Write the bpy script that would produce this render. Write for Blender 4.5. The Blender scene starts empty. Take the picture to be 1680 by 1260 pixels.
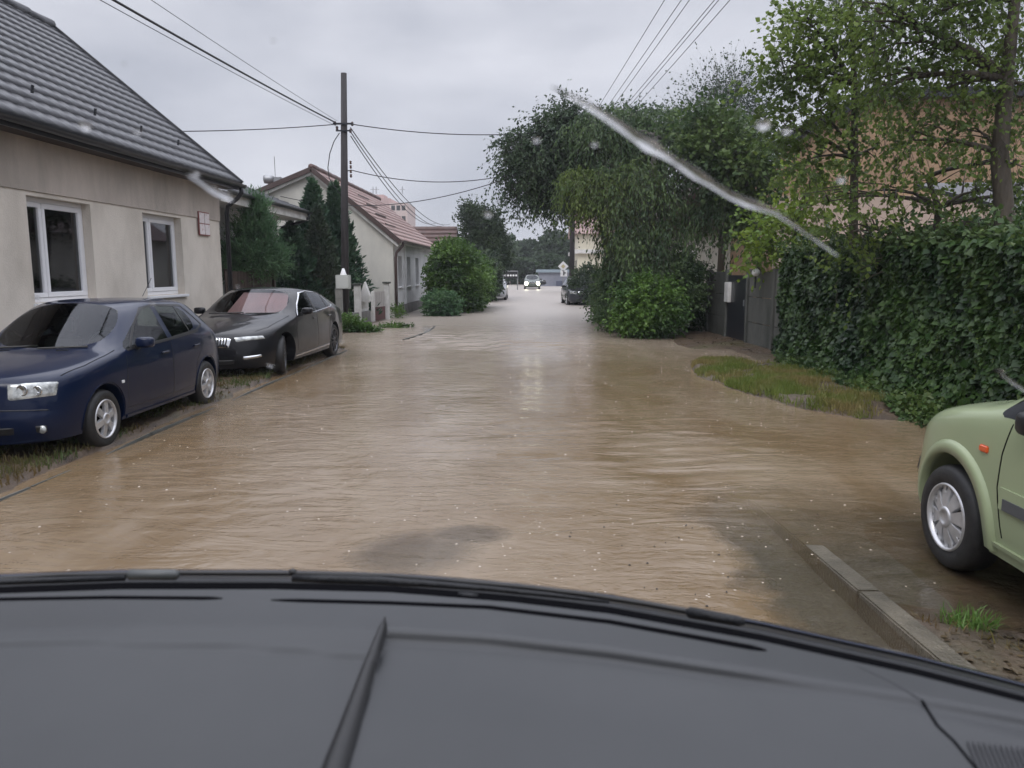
import bpy, bmesh, math, random
import numpy as np
from mathutils import Vector, Matrix
from mathutils.bvhtree import BVHTree
R = math.radians
C = bpy.context.scene.collection
rnd = random.Random(7)
scn = bpy.context.scene

# ------------------------------------------------------------------ camera
CAMZ = 1.75; YAW = math.atan(30/1260); PITCH = R(8.35); FPX = 1260.0
cd = bpy.data.cameras.new('camera'); cam = bpy.data.objects.new('camera', cd); C.objects.link(cam)
cam.location = (0, 0, CAMZ); cam.rotation_euler = (math.pi/2-PITCH, 0, YAW)
cd.lens = 27.0; cd.sensor_width = 36.0; cd.clip_start = 0.05; cd.clip_end = 5000
cd.dof.use_dof = True; cd.dof.focus_distance = 14.0; cd.dof.aperture_fstop = 6.8
scn.camera = cam
# ------------------------------------------------------------------ world, sun, exposure
SUN_EL, SUN_AZ = R(48), R(200)
w = bpy.data.worlds.new("World"); scn.world = w; w.use_nodes = True
nt = w.node_tree; N = nt.nodes; L = nt.links; N.clear()
out = N.new('ShaderNodeOutputWorld'); bg = N.new('ShaderNodeBackground'); bg.inputs[1].default_value = 0.1
sky = N.new('ShaderNodeTexSky'); sky.sky_type = 'NISHITA'; sky.sun_disc = False
sky.sun_elevation = SUN_EL; sky.sun_rotation = SUN_AZ
tc = N.new('ShaderNodeTexCoord'); mp = N.new('ShaderNodeMapping'); mp.inputs['Scale'].default_value = (1, 1, 2.6)
n1 = N.new('ShaderNodeTexNoise'); n1.inputs['Scale'].default_value = 2.6; n1.inputs['Detail'].default_value = 5; n1.inputs['Roughness'].default_value = .5
cr = N.new('ShaderNodeValToRGB')
cr.color_ramp.elements[0].position = .34; cr.color_ramp.elements[0].color = (.40, .42, .485, 1)
cr.color_ramp.elements[1].position = .66; cr.color_ramp.elements[1].color = (.64, .65, .71, 1)
sx = N.new('ShaderNodeSeparateXYZ'); mr = N.new('ShaderNodeMapRange')
mr.inputs['From Min'].default_value = .34; mr.inputs['From Max'].default_value = 1; mr.inputs['To Min'].default_value = 9.6; mr.inputs['To Max'].default_value = 40
mul = N.new('ShaderNodeVectorMath'); mul.operation = 'SCALE'
mx = N.new('ShaderNodeMix'); mx.data_type = 'RGBA'; mx.inputs[0].default_value = .96
L.new(tc.outputs['Generated'], mp.inputs[0]); L.new(mp.outputs[0], n1.inputs[0]); L.new(n1.outputs[0], cr.inputs[0])
L.new(tc.outputs['Generated'], sx.inputs[0]); L.new(sx.outputs['Z'], mr.inputs[0])
L.new(cr.outputs[0], mul.inputs[0]); L.new(mr.outputs[0], mul.inputs['Scale'])
L.new(sky.outputs[0], mx.inputs[6]); L.new(mul.outputs[0], mx.inputs[7]); L.new(mx.outputs[2], bg.inputs[0]); L.new(bg.outputs[0], out.inputs[0])
sd = bpy.data.lights.new('sun', 'SUN'); sd.energy = 0.7; sd.angle = R(25); sd.color = (1, .97, .93)
so = bpy.data.objects.new('sun', sd); C.objects.link(so); so.rotation_euler = (math.pi/2-SUN_EL, 0, math.pi-SUN_AZ)
scn.view_settings.view_transform = 'Standard'; scn.view_settings.look = 'None'; scn.view_settings.exposure = .32; scn.view_settings.gamma = 1

# ------------------------------------------------------------------ helpers
_q = cam.rotation_euler.to_matrix()
def ray(u, v): return (_q @ Vector(((u-840)/FPX, -(v-630)/FPX, -1))).normalized()
def atz(u, v, z):
    d = ray(u, v); t = (z-CAMZ)/d.z; return Vector((d.x*t, d.y*t, z))
def aty(u, v, y):
    d = ray(u, v); t = y/d.y; return Vector((d.x*t, y, CAMZ+d.z*t))
OFF = {}
def V(*a): return Vector(a)
def tag(o, label=None, cat=None, group=None, kind=None):
    if label: o['label'] = label
    if cat: o['category'] = cat
    if group: o['group'] = group
    if kind: o['kind'] = kind
    return o
def empty(name, loc, label=None, cat=None, group=None, rz=0):
    o = bpy.data.objects.new(name, None); C.objects.link(o); o.location = loc; o.rotation_euler = (0, 0, rz)
    o.empty_display_size = .3; OFF[o] = Vector(loc); return tag(o, label, cat, group)
def link_mesh(name, me, mat, parent=None, world=True, smooth=False, base=None):
    """me in world coordinates (or in the parent's own when world=False)"""
    o = bpy.data.objects.new(name, me); C.objects.link(o)
    if mat:
        for m in (mat if isinstance(mat, (list, tuple)) else [mat]): me.materials.append(m)
    if smooth: me.polygons.foreach_set('use_smooth', np.ones(len(me.polygons), dtype=bool))
    off = Vector((0, 0, 0))
    if parent is not None:
        o.parent = parent
        off = OFF[parent] if world else Vector((0, 0, 0))
        OFF[o] = off
    elif world:
        n = len(me.vertices); a = np.empty(n*3); me.vertices.foreach_get('co', a); a = a.reshape(-1, 3)
        off = Vector(base) if base else Vector(((a[:, 0].min()+a[:, 0].max())/2, (a[:, 1].min()+a[:, 1].max())/2, a[:, 2].min()))
        o.location = off; OFF[o] = off
    if off.length > 0: me.transform(Matrix.Translation(-off))
    me.update(); return o
def np_mesh(name, verts, faces, k=4):
    me = bpy.data.meshes.new(name); nv = len(verts); nf = len(faces)
    me.vertices.add(nv); me.vertices.foreach_set('co', np.asarray(verts, dtype=np.float32).ravel())
    me.loops.add(nf*k); me.loops.foreach_set('vertex_index', np.asarray(faces, dtype=np.int32).ravel())
    me.polygons.add(nf); me.polygons.foreach_set('loop_start', np.arange(nf, dtype=np.int32)*k)
    me.update(calc_edges=True); return me
class MB:
    def __init__(s): s.v = []; s.f = []
    def add(s, vs, fs):
        n = len(s.v); s.v += [tuple(p) for p in vs]; s.f += [tuple(i+n for i in f) for f in fs]; return s
    def box(s, x0, x1, y0, y1, z0, z1):
        if x1 < x0: x0, x1 = x1, x0
        if y1 < y0: y0, y1 = y1, y0
        return s.add([(x0,y0,z0),(x1,y0,z0),(x1,y1,z0),(x0,y1,z0),(x0,y0,z1),(x1,y0,z1),(x1,y1,z1),(x0,y1,z1)],
                     [(0,3,2,1),(4,5,6,7),(0,1,5,4),(1,2,6,5),(2,3,7,6),(3,0,4,7)])
    def obox(s, a, b, wd, h, up=(0, 0, 1)):
        """bar from a to b, wd wide, h high, centred on the line"""
        a = Vector(a); b = Vector(b); d = (b-a).normalized(); r = d.cross(Vector(up)).normalized(); u = r.cross(d)
        vs = [p + r*sx_*wd/2 + u*sz*h/2 for p in (a, b) for sz in (-1, 1) for sx_ in (-1, 1)]
        return s.add(vs, [(0,1,3,2),(4,6,7,5),(0,4,5,1),(2,3,7,6),(0,2,6,4),(1,5,7,3)])
    def tube(s, pts, r, n=8, cap=True):
        pts = [Vector(p) for p in pts]; rs = r if isinstance(r, (list, tuple)) else [r]*len(pts); base = len(s.v); vs = []; up = None
        for i, p in enumerate(pts):
            d = (pts[min(i+1, len(pts)-1)]-pts[max(i-1, 0)])
            if d.length < 1e-9: d = Vector((0, 0, 1))
            d.normalize()
            if up is None: up = Vector((0, 0, 1)) if abs(d.z) < .9 else Vector((1, 0, 0))
            a = d.cross(up).normalized(); b = a.cross(d); up = b
            for k in range(n):
                t = 2*math.pi*k/n; vs.append(p+(a*math.cos(t)+b*math.sin(t))*rs[i])
        fs = [(i*n+k, i*n+(k+1) % n, (i+1)*n+(k+1) % n, (i+1)*n+k) for i in range(len(pts)-1) for k in range(n)]
        if cap: fs += [tuple(range(n))[::-1], tuple((len(pts)-1)*n+k for k in range(n))]
        return s.add(vs, fs)
    def lathe(s, prof, c, axis='x', n=32):
        """prof: (radius, along)"""
        vs = []
        for (r, h) in prof:
            for k in range(n):
                t = 2*math.pi*k/n; a, b = r*math.cos(t), r*math.sin(t)
                vs.append({'x': (c[0]+h, c[1]+a, c[2]+b), 'y': (c[0]+a, c[1]+h, c[2]+b), 'z': (c[0]+a, c[1]+b, c[2]+h)}[axis])
        fs = [(i*n+k, i*n+(k+1) % n, (i+1)*n+(k+1) % n, (i+1)*n+k) for i in range(len(prof)-1) for k in range(n)]
        return s.add(vs, fs)
    def prism(s, poly, axis, t0, t1):
        """poly of 2D points extruded along axis from t0 to t1"""
        def p3(p, t): return {'x': (t, p[0], p[1]), 'y': (p[0], t, p[1]), 'z': (p[0], p[1], t)}[axis]
        n = len(poly); vs = [p3(p, t0) for p in poly]+[p3(p, t1) for p in poly]
        return s.add(vs, [tuple(range(n))[::-1], tuple(range(n, 2*n))]+[(i, (i+1) % n, n+(i+1) % n, n+i) for i in range(n)])
    def build(s, name, mat, parent=None, world=True, smooth=False, bevel=0, base=None, seg=2):
        me = bpy.data.meshes.new(name); me.from_pydata(s.v, [], s.f); me.update()
        bm = bmesh.new(); bm.from_mesh(me); bmesh.ops.recalc_face_normals(bm, faces=bm.faces)
        if bevel: bmesh.ops.bevel(bm, geom=bm.edges[:], offset=bevel, segments=seg, affect='EDGES', clamp_overlap=True)
        bm.to_mesh(me); bm.free()
        return link_mesh(name, me, mat, parent, world, smooth, base)
# ------------------------------------------------------------------ materials
def nodes(name):
    m = bpy.data.materials.new(name); m.use_nodes = True; t = m.node_tree
    return m, t.nodes, t.links, t.nodes['Principled BSDF']
def rgb(c): return (c[0], c[1], c[2], 1)
def mat(name, col, rough=.6, col2=None, scale=4, detail=4, bump=0, bscale=None, metal=0, coat=0, spec=.5, stretch=(1, 1, 1), lo=.35, hi=.65, croughness=.03, bdist=.02):
    m, N, L, P = nodes(name)
    P.inputs['Base Color'].default_value = rgb(col); P.inputs['Roughness'].default_value = rough; P.inputs['Metallic'].default_value = metal
    P.inputs['Coat Weight'].default_value = coat; P.inputs['Coat Roughness'].default_value = croughness; P.inputs['Specular IOR Level'].default_value = spec
    tc = N.new('ShaderNodeTexCoord'); mp = N.new('ShaderNodeMapping'); mp.inputs['Scale'].default_value = stretch; L.new(tc.outputs['Object'], mp.inputs[0])
    if col2:
        n = N.new('ShaderNodeTexNoise'); n.inputs['Scale'].default_value = scale; n.inputs['Detail'].default_value = detail; n.inputs['Roughness'].default_value = .62
        L.new(mp.outputs[0], n.inputs[0]); r = N.new('ShaderNodeMapRange'); r.inputs['From Min'].default_value = lo; r.inputs['From Max'].default_value = hi
        L.new(n.outputs[0], r.inputs[0]); x = N.new('ShaderNodeMix'); x.data_type = 'RGBA'; x.inputs[6].default_value = rgb(col); x.inputs[7].default_value = rgb(col2)
        L.new(r.outputs[0], x.inputs[0]); L.new(x.outputs[2], P.inputs['Base Color'])
    if bump:
        n = N.new('ShaderNodeTexNoise'); n.inputs['Scale'].default_value = bscale or scale*6; n.inputs['Detail'].default_value = 5
        L.new(mp.outputs[0], n.inputs[0]); b = N.new('ShaderNodeBump'); b.inputs['Strength'].default_value = bump; b.inputs['Distance'].default_value = bdist
        L.new(n.outputs[0], b.inputs['Height']); L.new(b.outputs[0], P.inputs['Normal'])
    return m
def leafmat(name, a, b, c, trans=.35, rough=.42, nscale=.9):
    """three leaf colours: island-random between a and b, noise clumps towards c"""
    a, b, c = [(q[0]*1.15, q[1]*1.17, q[2]*1.02) for q in (a, b, c)]
    m, N, L, P = nodes(name); geo = N.new('ShaderNodeNewGeometry'); x = N.new('ShaderNodeMix'); x.data_type = 'RGBA'; P.inputs['Specular IOR Level'].default_value = .22
    x.inputs[6].default_value = rgb(a); x.inputs[7].default_value = rgb(b); L.new(geo.outputs['Random Per Island'], x.inputs[0])
    tc = N.new('ShaderNodeTexCoord'); n = N.new('ShaderNodeTexNoise'); n.inputs['Scale'].default_value = nscale; n.inputs['Detail'].default_value = 3; L.new(tc.outputs['Object'], n.inputs[0])
    r = N.new('ShaderNodeMapRange'); r.inputs['From Min'].default_value = .42; r.inputs['From Max'].default_value = .62; L.new(n.outputs[0], r.inputs[0])
    y = N.new('ShaderNodeMix'); y.data_type = 'RGBA'; L.new(r.outputs[0], y.inputs[0]); L.new(x.outputs[2], y.inputs[6]); y.inputs[7].default_value = rgb(c)
    L.new(y.outputs[2], P.inputs['Base Color']); P.inputs['Roughness'].default_value = rough
    tr = N.new('ShaderNodeBsdfTranslucent'); L.new(y.outputs[2], tr.inputs[0]); ms = N.new('ShaderNodeMixShader'); ms.inputs[0].default_value = trans
    L.new(P.outputs[0], ms.inputs[1]); L.new(tr.outputs[0], ms.inputs[2]); L.new(ms.outputs[0], N['Material Output'].inputs[0]); return m
def thin_glass(name, tint=(.30, .34, .33), refl=.10):
    m, N, L, P = nodes(name); N.remove(P); t = N.new('ShaderNodeBsdfTransparent'); t.inputs[0].default_value = rgb(tint)
    g = N.new('ShaderNodeBsdfGlossy'); g.inputs['Roughness'].default_value = .03; g.inputs[0].default_value = (.93, .95, 1, 1)
    lw = N.new('ShaderNodeLayerWeight'); lw.inputs[0].default_value = .22; a = N.new('ShaderNodeMath'); a.operation = 'ADD'; a.use_clamp = True; a.inputs[1].default_value = refl
    L.new(lw.outputs['Fresnel'], a.inputs[0]); ms = N.new('ShaderNodeMixShader'); L.new(a.outputs[0], ms.inputs[0]); L.new(t.outputs[0], ms.inputs[1]); L.new(g.outputs[0], ms.inputs[2])
    L.new(ms.outputs[0], N['Material Output'].inputs[0]); return m
def emit(name, col, s):
    m, N, L, P = nodes(name); P.inputs['Base Color'].default_value = rgb(col); P.inputs['Emission Color'].default_value = rgb(col); P.inputs['Emission Strength'].default_value = s; return m
def paint(name, col, col2=None, metal=.0, beads=.12):
    m, N, L, P = nodes(name); P.inputs['Specular IOR Level'].default_value = .15; P.inputs['Base Color'].default_value = rgb(col); P.inputs['Roughness'].default_value = .4; P.inputs['Metallic'].default_value = metal
    P.inputs['Coat Weight'].default_value = .8; P.inputs['Coat IOR'].default_value = 1.34; P.inputs['Coat Roughness'].default_value = .04
    tc = N.new('ShaderNodeTexCoord'); v = N.new('ShaderNodeTexVoronoi'); v.inputs['Scale'].default_value = 75; L.new(tc.outputs['Object'], v.inputs[0])
    r = N.new('ShaderNodeMapRange'); r.inputs['From Min'].default_value = .0; r.inputs['From Max'].default_value = .22; r.inputs['To Min'].default_value = 1; r.inputs['To Max'].default_value = 0; L.new(v.outputs['Distance'], r.inputs[0])
    b = N.new('ShaderNodeBump'); b.inputs['Strength'].default_value = beads; b.inputs['Distance'].default_value = .0012; L.new(r.outputs[0], b.inputs['Height'])
    L.new(b.outputs[0], P.inputs['Coat Normal'])
    n = N.new('ShaderNodeTexNoise'); n.inputs['Scale'].default_value = 3; n.inputs['Detail'].default_value = 6; L.new(tc.outputs['Object'], n.inputs[0])
    rr = N.new('ShaderNodeMapRange'); rr.inputs['To Min'].default_value = .25; rr.inputs['To Max'].default_value = .5; L.new(n.outputs[0], rr.inputs[0]); L.new(rr.outputs[0], P.inputs['Roughness'])
    return m
M = {}
M['render_cream'] = mat('cream_render', (.72, .66, .58), .85, (.50, .45, .385), 1.3, 9, .4, 60, lo=.42, hi=.78, stretch=(1, 1, .6))
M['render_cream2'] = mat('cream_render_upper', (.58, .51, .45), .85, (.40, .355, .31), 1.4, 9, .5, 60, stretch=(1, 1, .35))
M['render_white'] = mat('aged_white_render', (.62, .60, .54), .85, (.47, .46, .42), .8, 7, .3, 60, stretch=(1, 1, .45))
M['render_street'] = mat('pale_grey_render', (.66, .66, .66), .8, (.5, .5, .5), .7, 5, .2, 60)
M['plinth'] = mat('grey_plinth', (.20, .195, .185), .8, (.12, .115, .11), 3, 6, .4)
M['render_ochre'] = mat('ochre_render', (.40, .265, .16), .9, (.29, .195, .125), .6, 6, .3, 40)
M['render_pink'] = mat('pinkish_render', (.50, .38, .31), .9, (.42, .33, .27), .8, 5, .3, 40)
M['tile_dark'] = mat('anthracite_tile', (.055, .056, .064), .36, (.034, .035, .04), 5, 6, .25, 60)
M['tile_red'] = mat('weathered_red_tile', (.22, .11, .09), .5, (.34, .25, .225), 2.2, 6, .3, 40, stretch=(1, 2.5, 1))
M['tile_brown'] = mat('brown_tile', (.13, .075, .065), .5, (.09, .055, .05), 3, 4, .3)
M['metal_dark'] = mat('dark_gutter_metal', (.025, .027, .033), .3, metal=.3)
M['metal_grey'] = mat('grey_metal', (.35, .36, .37), .4, (.25, .25, .26), 6, metal=.5)
M['zinc'] = mat('brown_gutter', (.07, .045, .04), .45)
M['pvc'] = mat('white_pvc', (.80, .80, .82), .35)
M['white_wood'] = mat('white_painted_board', (.68, .67, .65), .6, (.5, .49, .46), 3)
M['glass_win'] = None
M['curtain'] = mat('net_curtain', (.22, .22, .19), .9, (.10, .11, .085), 3.5, 4, stretch=(1, .4, .3))
M['wood_dark'] = mat('dark_stained_wood', (.035, .022, .018), .6, (.06, .04, .03), 8, 4, .3, 30, stretch=(1, 1, .1))
M['pole'] = mat('weathered_pole_wood', (.02, .017, .018), .7, (.045, .04, .04), 5, 5, .4, 25, stretch=(3, 3, .15))
M['concrete'] = mat('old_concrete', (.30, .29, .27), .8, (.17, .165, .15), 2.5, 8, .5, 40)
M['concrete_dark'] = mat('damp_concrete_panel', (.11, .11, .10), .7, (.045, .05, .042), 2.0, 8, .5, 40, stretch=(1, 1, .4))
M['kerb'] = mat('wet_kerb_stone', (.145, .125, .092), .28, (.06, .052, .038), 4, 9, .6, 60)
M['bark'] = mat('wet_bark', (.045, .036, .028), .75, (.085, .07, .05), 9, 6, .8, 35, stretch=(1, 1, .25))
M['bark_birch'] = mat('birch_bark', (.20, .19, .17), .7, (.04, .035, .03), 6, 6, .5, 35, stretch=(.6, .6, 1.5))
M['twig'] = mat('dark_twig', (.05, .04, .03), .7)
M['rubber'] = mat('tyre_rubber', (.012, .012, .013), .55, (.02, .02, .02), 20, 3, .2)
M['black_plastic'] = mat('black_plastic', (.012, .012, .013), .45)
M['liner'] = mat('wheel_well', (.006, .006, .006), .95, spec=.02)
M['chrome'] = mat('chrome', (.75, .76, .78), .12, metal=1)
M['alloy'] = mat('silver_wheel', (.62, .62, .63), .34, (.50, .50, .51), 10, metal=.6)
M['alloy_dark'] = mat('dark_alloy', (.10, .10, .105), .35, metal=.8)
M['lamp'] = mat('headlamp_lens', (.62, .64, .62), .12, (.22, .23, .23), 14, 3, coat=1, metal=.3)
M['amber'] = mat('amber_lens', (.70, .10, .015), .15, coat=1)
M['redlens'] = mat('red_lens', (.35, .01, .01), .15, coat=1)
M['seat'] = mat('dark_seat_fabric', (.03, .032, .034), .9)
M['white'] = mat('white_enamel', (.75, .75, .75), .4)
M['wire'] = mat('black_cable', (.02, .02, .023), .5)
M['wirethin'] = mat('grey_cable', (.16, .16, .18), .5)
M['porcelain'] = mat('brown_insulator', (.08, .04, .03), .2)
M['carglass'] = thin_glass('tinted_car_glass', (.42, .47, .45), .02)
M['houseglass'] = thin_glass('house_window_glass', (.42, .42, .38), .07)
M['interior'] = mat('car_interior', (.02, .02, .021), .8)
# ================================================================== SETTING
def sstep(a, b, x): t = np.clip((x-a)/(b-a), 0, 1); return t*t*(3-2*t)
def vnoise(x, y, s, seed=0):
    x = x*s; y = y*s; xi = np.floor(x); yi = np.floor(y); fx = x-xi; fy = y-yi; fx = fx*fx*(3-2*fx); fy = fy*fy*(3-2*fy)
    def h(a, b): v = np.sin(a*127.1+b*311.7+seed*74.7)*43758.5453; return v-np.floor(v)
    return (h(xi, yi)*(1-fx)+h(xi+1, yi)*fx)*(1-fy)+(h(xi, yi+1)*(1-fx)+h(xi+1, yi+1)*fx)*fy
def fbm(x, y, s, seed=0): return vnoise(x, y, s, seed)*.5+vnoise(x, y, s*2.1, seed+1)*.3+vnoise(x, y, s*4.3, seed+2)*.2
def ground_h(x, y):
    x = np.asarray(x, dtype=float); y = np.asarray(y, dtype=float); n = fbm(x, y, 1.3)-.5
    h = np.full(x.shape, -.10)+.02*n
    # left verge, a kerb-step above the road; falls below the water beyond the parked cars
    kx = -4.16-.16*np.clip(fbm(x*0, y, .9, 88)-.35, 0, 1)*2
    top = .055+.05*n+.05*sstep(-4.6, -6.6, x)
    lv = sstep(.0, .06, kx-x)*(1-sstep(17.0, 19.0, y+1.5*n))
    h = h*(1-lv)+top*lv
    lf = sstep(-4.4, -5.9, x)*sstep(17, 20, y)           # gardens by the pole and the gabled house
    h = np.where(lf > 0, h+(.16+.06*n)*lf, h)
    # grassy mound at the right and the muddy path behind it
    wob = .5*(fbm(x, y, .9, 5)-.5)
    yy = (y-12.0)/3.4; cx = 4.0-.12*(y-9)+.25
    m = np.clip(1-(((x-cx+wob)/1.12)**2+(yy+wob*.6)**2), 0, 1)
    h = h+.17*sstep(0, .4, m)*(1+.9*n)
    p = sstep(4.1, 4.8, x+.3*wob)*sstep(7.8, 9.4, y)*(1-sstep(24, 27, y))
    h = np.maximum(h, -.10+.135*p+.05*n)
    p2 = sstep(3.1, 3.9, x+wob)*sstep(16.2, 18.0, y)*(1-sstep(24, 27, y)); h = np.maximum(h, -.10+.13*p2+.05*n)
    # right verge behind the kerb nearest the camera
    r = sstep(1.88, 1.95, x)*(1-sstep(3.2, 4.7, y+.6*wob+.35*(x-1.9))); h = np.maximum(h, -.10+.135*r+.06*n*r)
    r3 = sstep(2.0, 2.5, x)*(1-sstep(5.0, 6.0, y)); h = np.maximum(h, -.10+.085*r3+.025*n)
    far = sstep(9, 14, np.abs(x)); h = h*(1-far)+.12*far
    ff = sstep(140, 190, y); h = h*(1-ff)+.25*ff
    return h
def axis(segs):
    a = []
    for s0, s1, st in segs: a += list(np.arange(s0, s1-1e-6, st))
    a.append(segs[-1][1]); return np.array(a)
gx = axis([(-1500, -300, 300), (-300, -40, 40), (-40, -10, 3), (-10, -7, .3), (-7, 6, .07), (6, 10, .3), (10, 40, 3), (40, 300, 40), (300, 1500, 300)])
gy = axis([(-600, -20, 60), (-20, 1, 2), (1, 3, .2), (3, 7, .06), (7, 26, .12), (26, 60, .8), (60, 240, 6), (240, 2400, 180)])
GX, GY = np.meshgrid(gx, gy); GZ = ground_h(GX, GY)
nx, ny = len(gx), len(gy); idx = np.arange(nx*ny).reshape(ny, nx)
me = np_mesh('ground', np.stack([GX, GY, GZ], -1).reshape(-1, 3), np.stack([idx[:-1, :-1], idx[:-1, 1:], idx[1:, 1:], idx[1:, :-1]], -1).reshape(-1, 4))
def ground_mat():
    m, N, L, P = nodes('wet_ground'); tc = N.new('ShaderNodeTexCoord'); sx = N.new('ShaderNodeSeparateXYZ'); L.new(tc.outputs['Object'], sx.inputs[0])
    def noise(s, d=6):
        n = N.new('ShaderNodeTexNoise'); n.inputs['Scale'].default_value = s; n.inputs['Detail'].default_value = d; n.inputs['Roughness'].default_value = .65; L.new(tc.outputs['Object'], n.inputs[0]); return n
    def mapr(src, a, b): r = N.new('ShaderNodeMapRange'); r.inputs['From Min'].default_value = a; r.inputs['From Max'].default_value = b; L.new(src, r.inputs[0]); return r.outputs[0]
    def mix(f, a, b):
        x = N.new('ShaderNodeMix'); x.data_type = 'RGBA'; L.new(f, x.inputs[0])
        for k, c in ((6, a), (7, b)):
            if isinstance(c, tuple): x.inputs[k].default_value = rgb(c)
            else: L.new(c, x.inputs[k])
        return x.outputs[2]
    a = noise(3.0, 8); b = noise(.7, 4); c = noise(40, 4)
    mud = mix(mapr(a.outputs[0], .35, .65), (.05, .036, .026), (.115, .08, .052))
    grassy = mix(mapr(c.outputs[0], .4, .6), (.07, .07, .03), (.10, .08, .045))
    land = mix(mapr(b.outputs[0], .52, .66), mud, grassy)
    asph = mix(mapr(c.outputs[0], .35, .7), (.085, .085, .08), (.17, .165, .15))
    mm = N.new('ShaderNodeMath'); mm.operation = 'GREATER_THAN'; mm.inputs[1].default_value = -.045; L.new(sx.outputs['Z'], mm.inputs[0])
    L.new(mix(mm.outputs[0], asph, land), P.inputs['Base Color']); L.new(mapr(a.outputs[0], .1, 1.1), P.inputs['Roughness'])
    bp = N.new('ShaderNodeBump'); bp.inputs['Strength'].default_value = .8; bp.inputs['Distance'].default_value = .03; n4 = noise(22, 8); L.new(n4.outputs[0], bp.inputs['Height']); L.new(bp.outputs[0], P.inputs['Normal'])
    return m
tag(link_mesh('ground', me, ground_mat(), smooth=True, base=(0, 0, 0)), kind='structure')

# ---- flood water
def water_mat():
    m, N, L, P = nodes('muddy_water'); geo = N.new('ShaderNodeNewGeometry'); pos = geo.outputs['Position']
    def noise(s, d=3, st=(1, 1, 1), rough=.5, dist=0):
        mp = N.new('ShaderNodeMapping'); mp.inputs['Scale'].default_value = st; L.new(pos, mp.inputs[0])
        n = N.new('ShaderNodeTexNoise'); n.inputs['Scale'].default_value = s; n.inputs['Detail'].default_value = d; n.inputs['Roughness'].default_value = rough; n.inputs['Distortion'].default_value = dist; L.new(mp.outputs[0], n.inputs[0]); return n.outputs[0]
    def mapr(src, a, b, c=0., d=1.):
        r = N.new('ShaderNodeMapRange'); r.inputs['From Min'].default_value = a; r.inputs['From Max'].default_value = b; r.inputs['To Min'].default_value = c; r.inputs['To Max'].default_value = d; L.new(src, r.inputs[0]); return r.outputs[0]
    def mth(op, a, b=None):
        x = N.new('ShaderNodeMath'); x.operation = op
        for k, s in ((0, a), (1, b)):
            if s is None: continue
            if isinstance(s, (int, float)): x.inputs[k].default_value = s
            else: L.new(s, x.inputs[k])
        return x.outputs[0]
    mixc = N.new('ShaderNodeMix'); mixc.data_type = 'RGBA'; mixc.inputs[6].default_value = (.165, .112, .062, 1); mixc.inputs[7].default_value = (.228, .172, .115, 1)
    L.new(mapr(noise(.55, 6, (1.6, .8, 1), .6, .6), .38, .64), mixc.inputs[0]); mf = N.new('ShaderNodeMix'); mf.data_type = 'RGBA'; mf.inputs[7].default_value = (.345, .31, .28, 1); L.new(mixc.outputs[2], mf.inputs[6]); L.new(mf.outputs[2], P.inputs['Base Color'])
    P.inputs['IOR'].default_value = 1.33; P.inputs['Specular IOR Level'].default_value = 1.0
    sp = N.new('ShaderNodeSeparateXYZ'); L.new(pos, sp.inputs[0]); L.new(mapr(sp.outputs['Y'], 10, 40, .09, .46), P.inputs['Roughness']); L.new(mapr(sp.outputs['Y'], 13, 34, 0., .9), mf.inputs[0])  # base colour pales with distance, standing in for missing sky reflection
    # waves: long ripples, capillary ripples in patches, rain rings
    w1 = noise(2.1, 4, (.6, 1.5, 1), .55, 1.4); w2 = noise(8, 4, (.8, 1.4, 1), .6, 1.3); w3 = noise(30, 3, (1, 1.15, 1), .6, .5)
    patch = mapr(noise(.42, 4, (1, .8, 1), .6, .8), .42, .60, .15, 1.25)
    vor = N.new('ShaderNodeTexVoronoi'); vor.inputs['Scale'].default_value = 4.5; L.new(pos, vor.inputs[0])
    ring = mth('MULTIPLY', mth('SINE', mth('MULTIPLY', vor.outputs['Distance'], 95)), mapr(vor.outputs['Distance'], .0, .28, 1., 0.))
    hgt = mth('ADD', mth('ADD', mth('MULTIPLY', w1, 1.3), mth('MULTIPLY', mth('MULTIPLY', w2, patch), .8)), mth('ADD', mth('MULTIPLY', w3, .09), mth('MULTIPLY', ring, .05)))
    b = N.new('ShaderNodeBump'); b.inputs['Strength'].default_value = .6; b.inputs['Distance'].default_value = .02; L.new(hgt, b.inputs['Height']); L.new(b.outputs[0], P.inputs['Normal'])
    # clear shallows: silt thins out beside the near kerb and where the own car's wheels stirred it
    sx = N.new('ShaderNodeSeparateXYZ'); L.new(pos, sx.inputs[0]); X = sx.outputs['X']; Y = sx.outputs['Y']
    wb = mapr(noise(1.6, 4), .3, .7, -.28, .28)
    k1 = mth('MULTIPLY', mapr(mth('ADD', X, wb), 1.12, 1.42), mapr(mth('ADD', Y, wb), 4.6, 6.4, 1., 0.))
    def ell(cx, cy, ra, rb):
        a = mth('DIVIDE', mth('SUBTRACT', X, cx), ra); bb = mth('DIVIDE', mth('SUBTRACT', Y, cy), rb)
        return mapr(mth('ADD', mth('ADD', mth('POWER', a, 2.), mth('POWER', bb, 2.)), wb), .2, 1.25, .6, 0.)
    shallow = mth('MAXIMUM', k1, ell(-.72, 4.62, .42, .42)); shallow = mth('MAXIMUM', shallow, ell(-.42, 4.95, .3, .2))
    shallow = mth('MAXIMUM', shallow, mth('MULTIPLY', mapr(X, 1.9, 2.2), mapr(mth('ADD', Y, wb), 5.0, 6.2, .55, 0.)))
    tr = N.new('ShaderNodeBsdfTransparent'); tr.inputs[0].default_value = (.80, .77, .68, 1)
    gl = N.new('ShaderNodeBsdfGlossy'); gl.inputs['Roughness'].default_value = .06; L.new(b.outputs[0], gl.inputs['Normal'])
    fr = N.new('ShaderNodeFresnel'); fr.inputs[0].default_value = 1.33; L.new(b.outputs[0], fr.inputs['Normal'])
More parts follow.
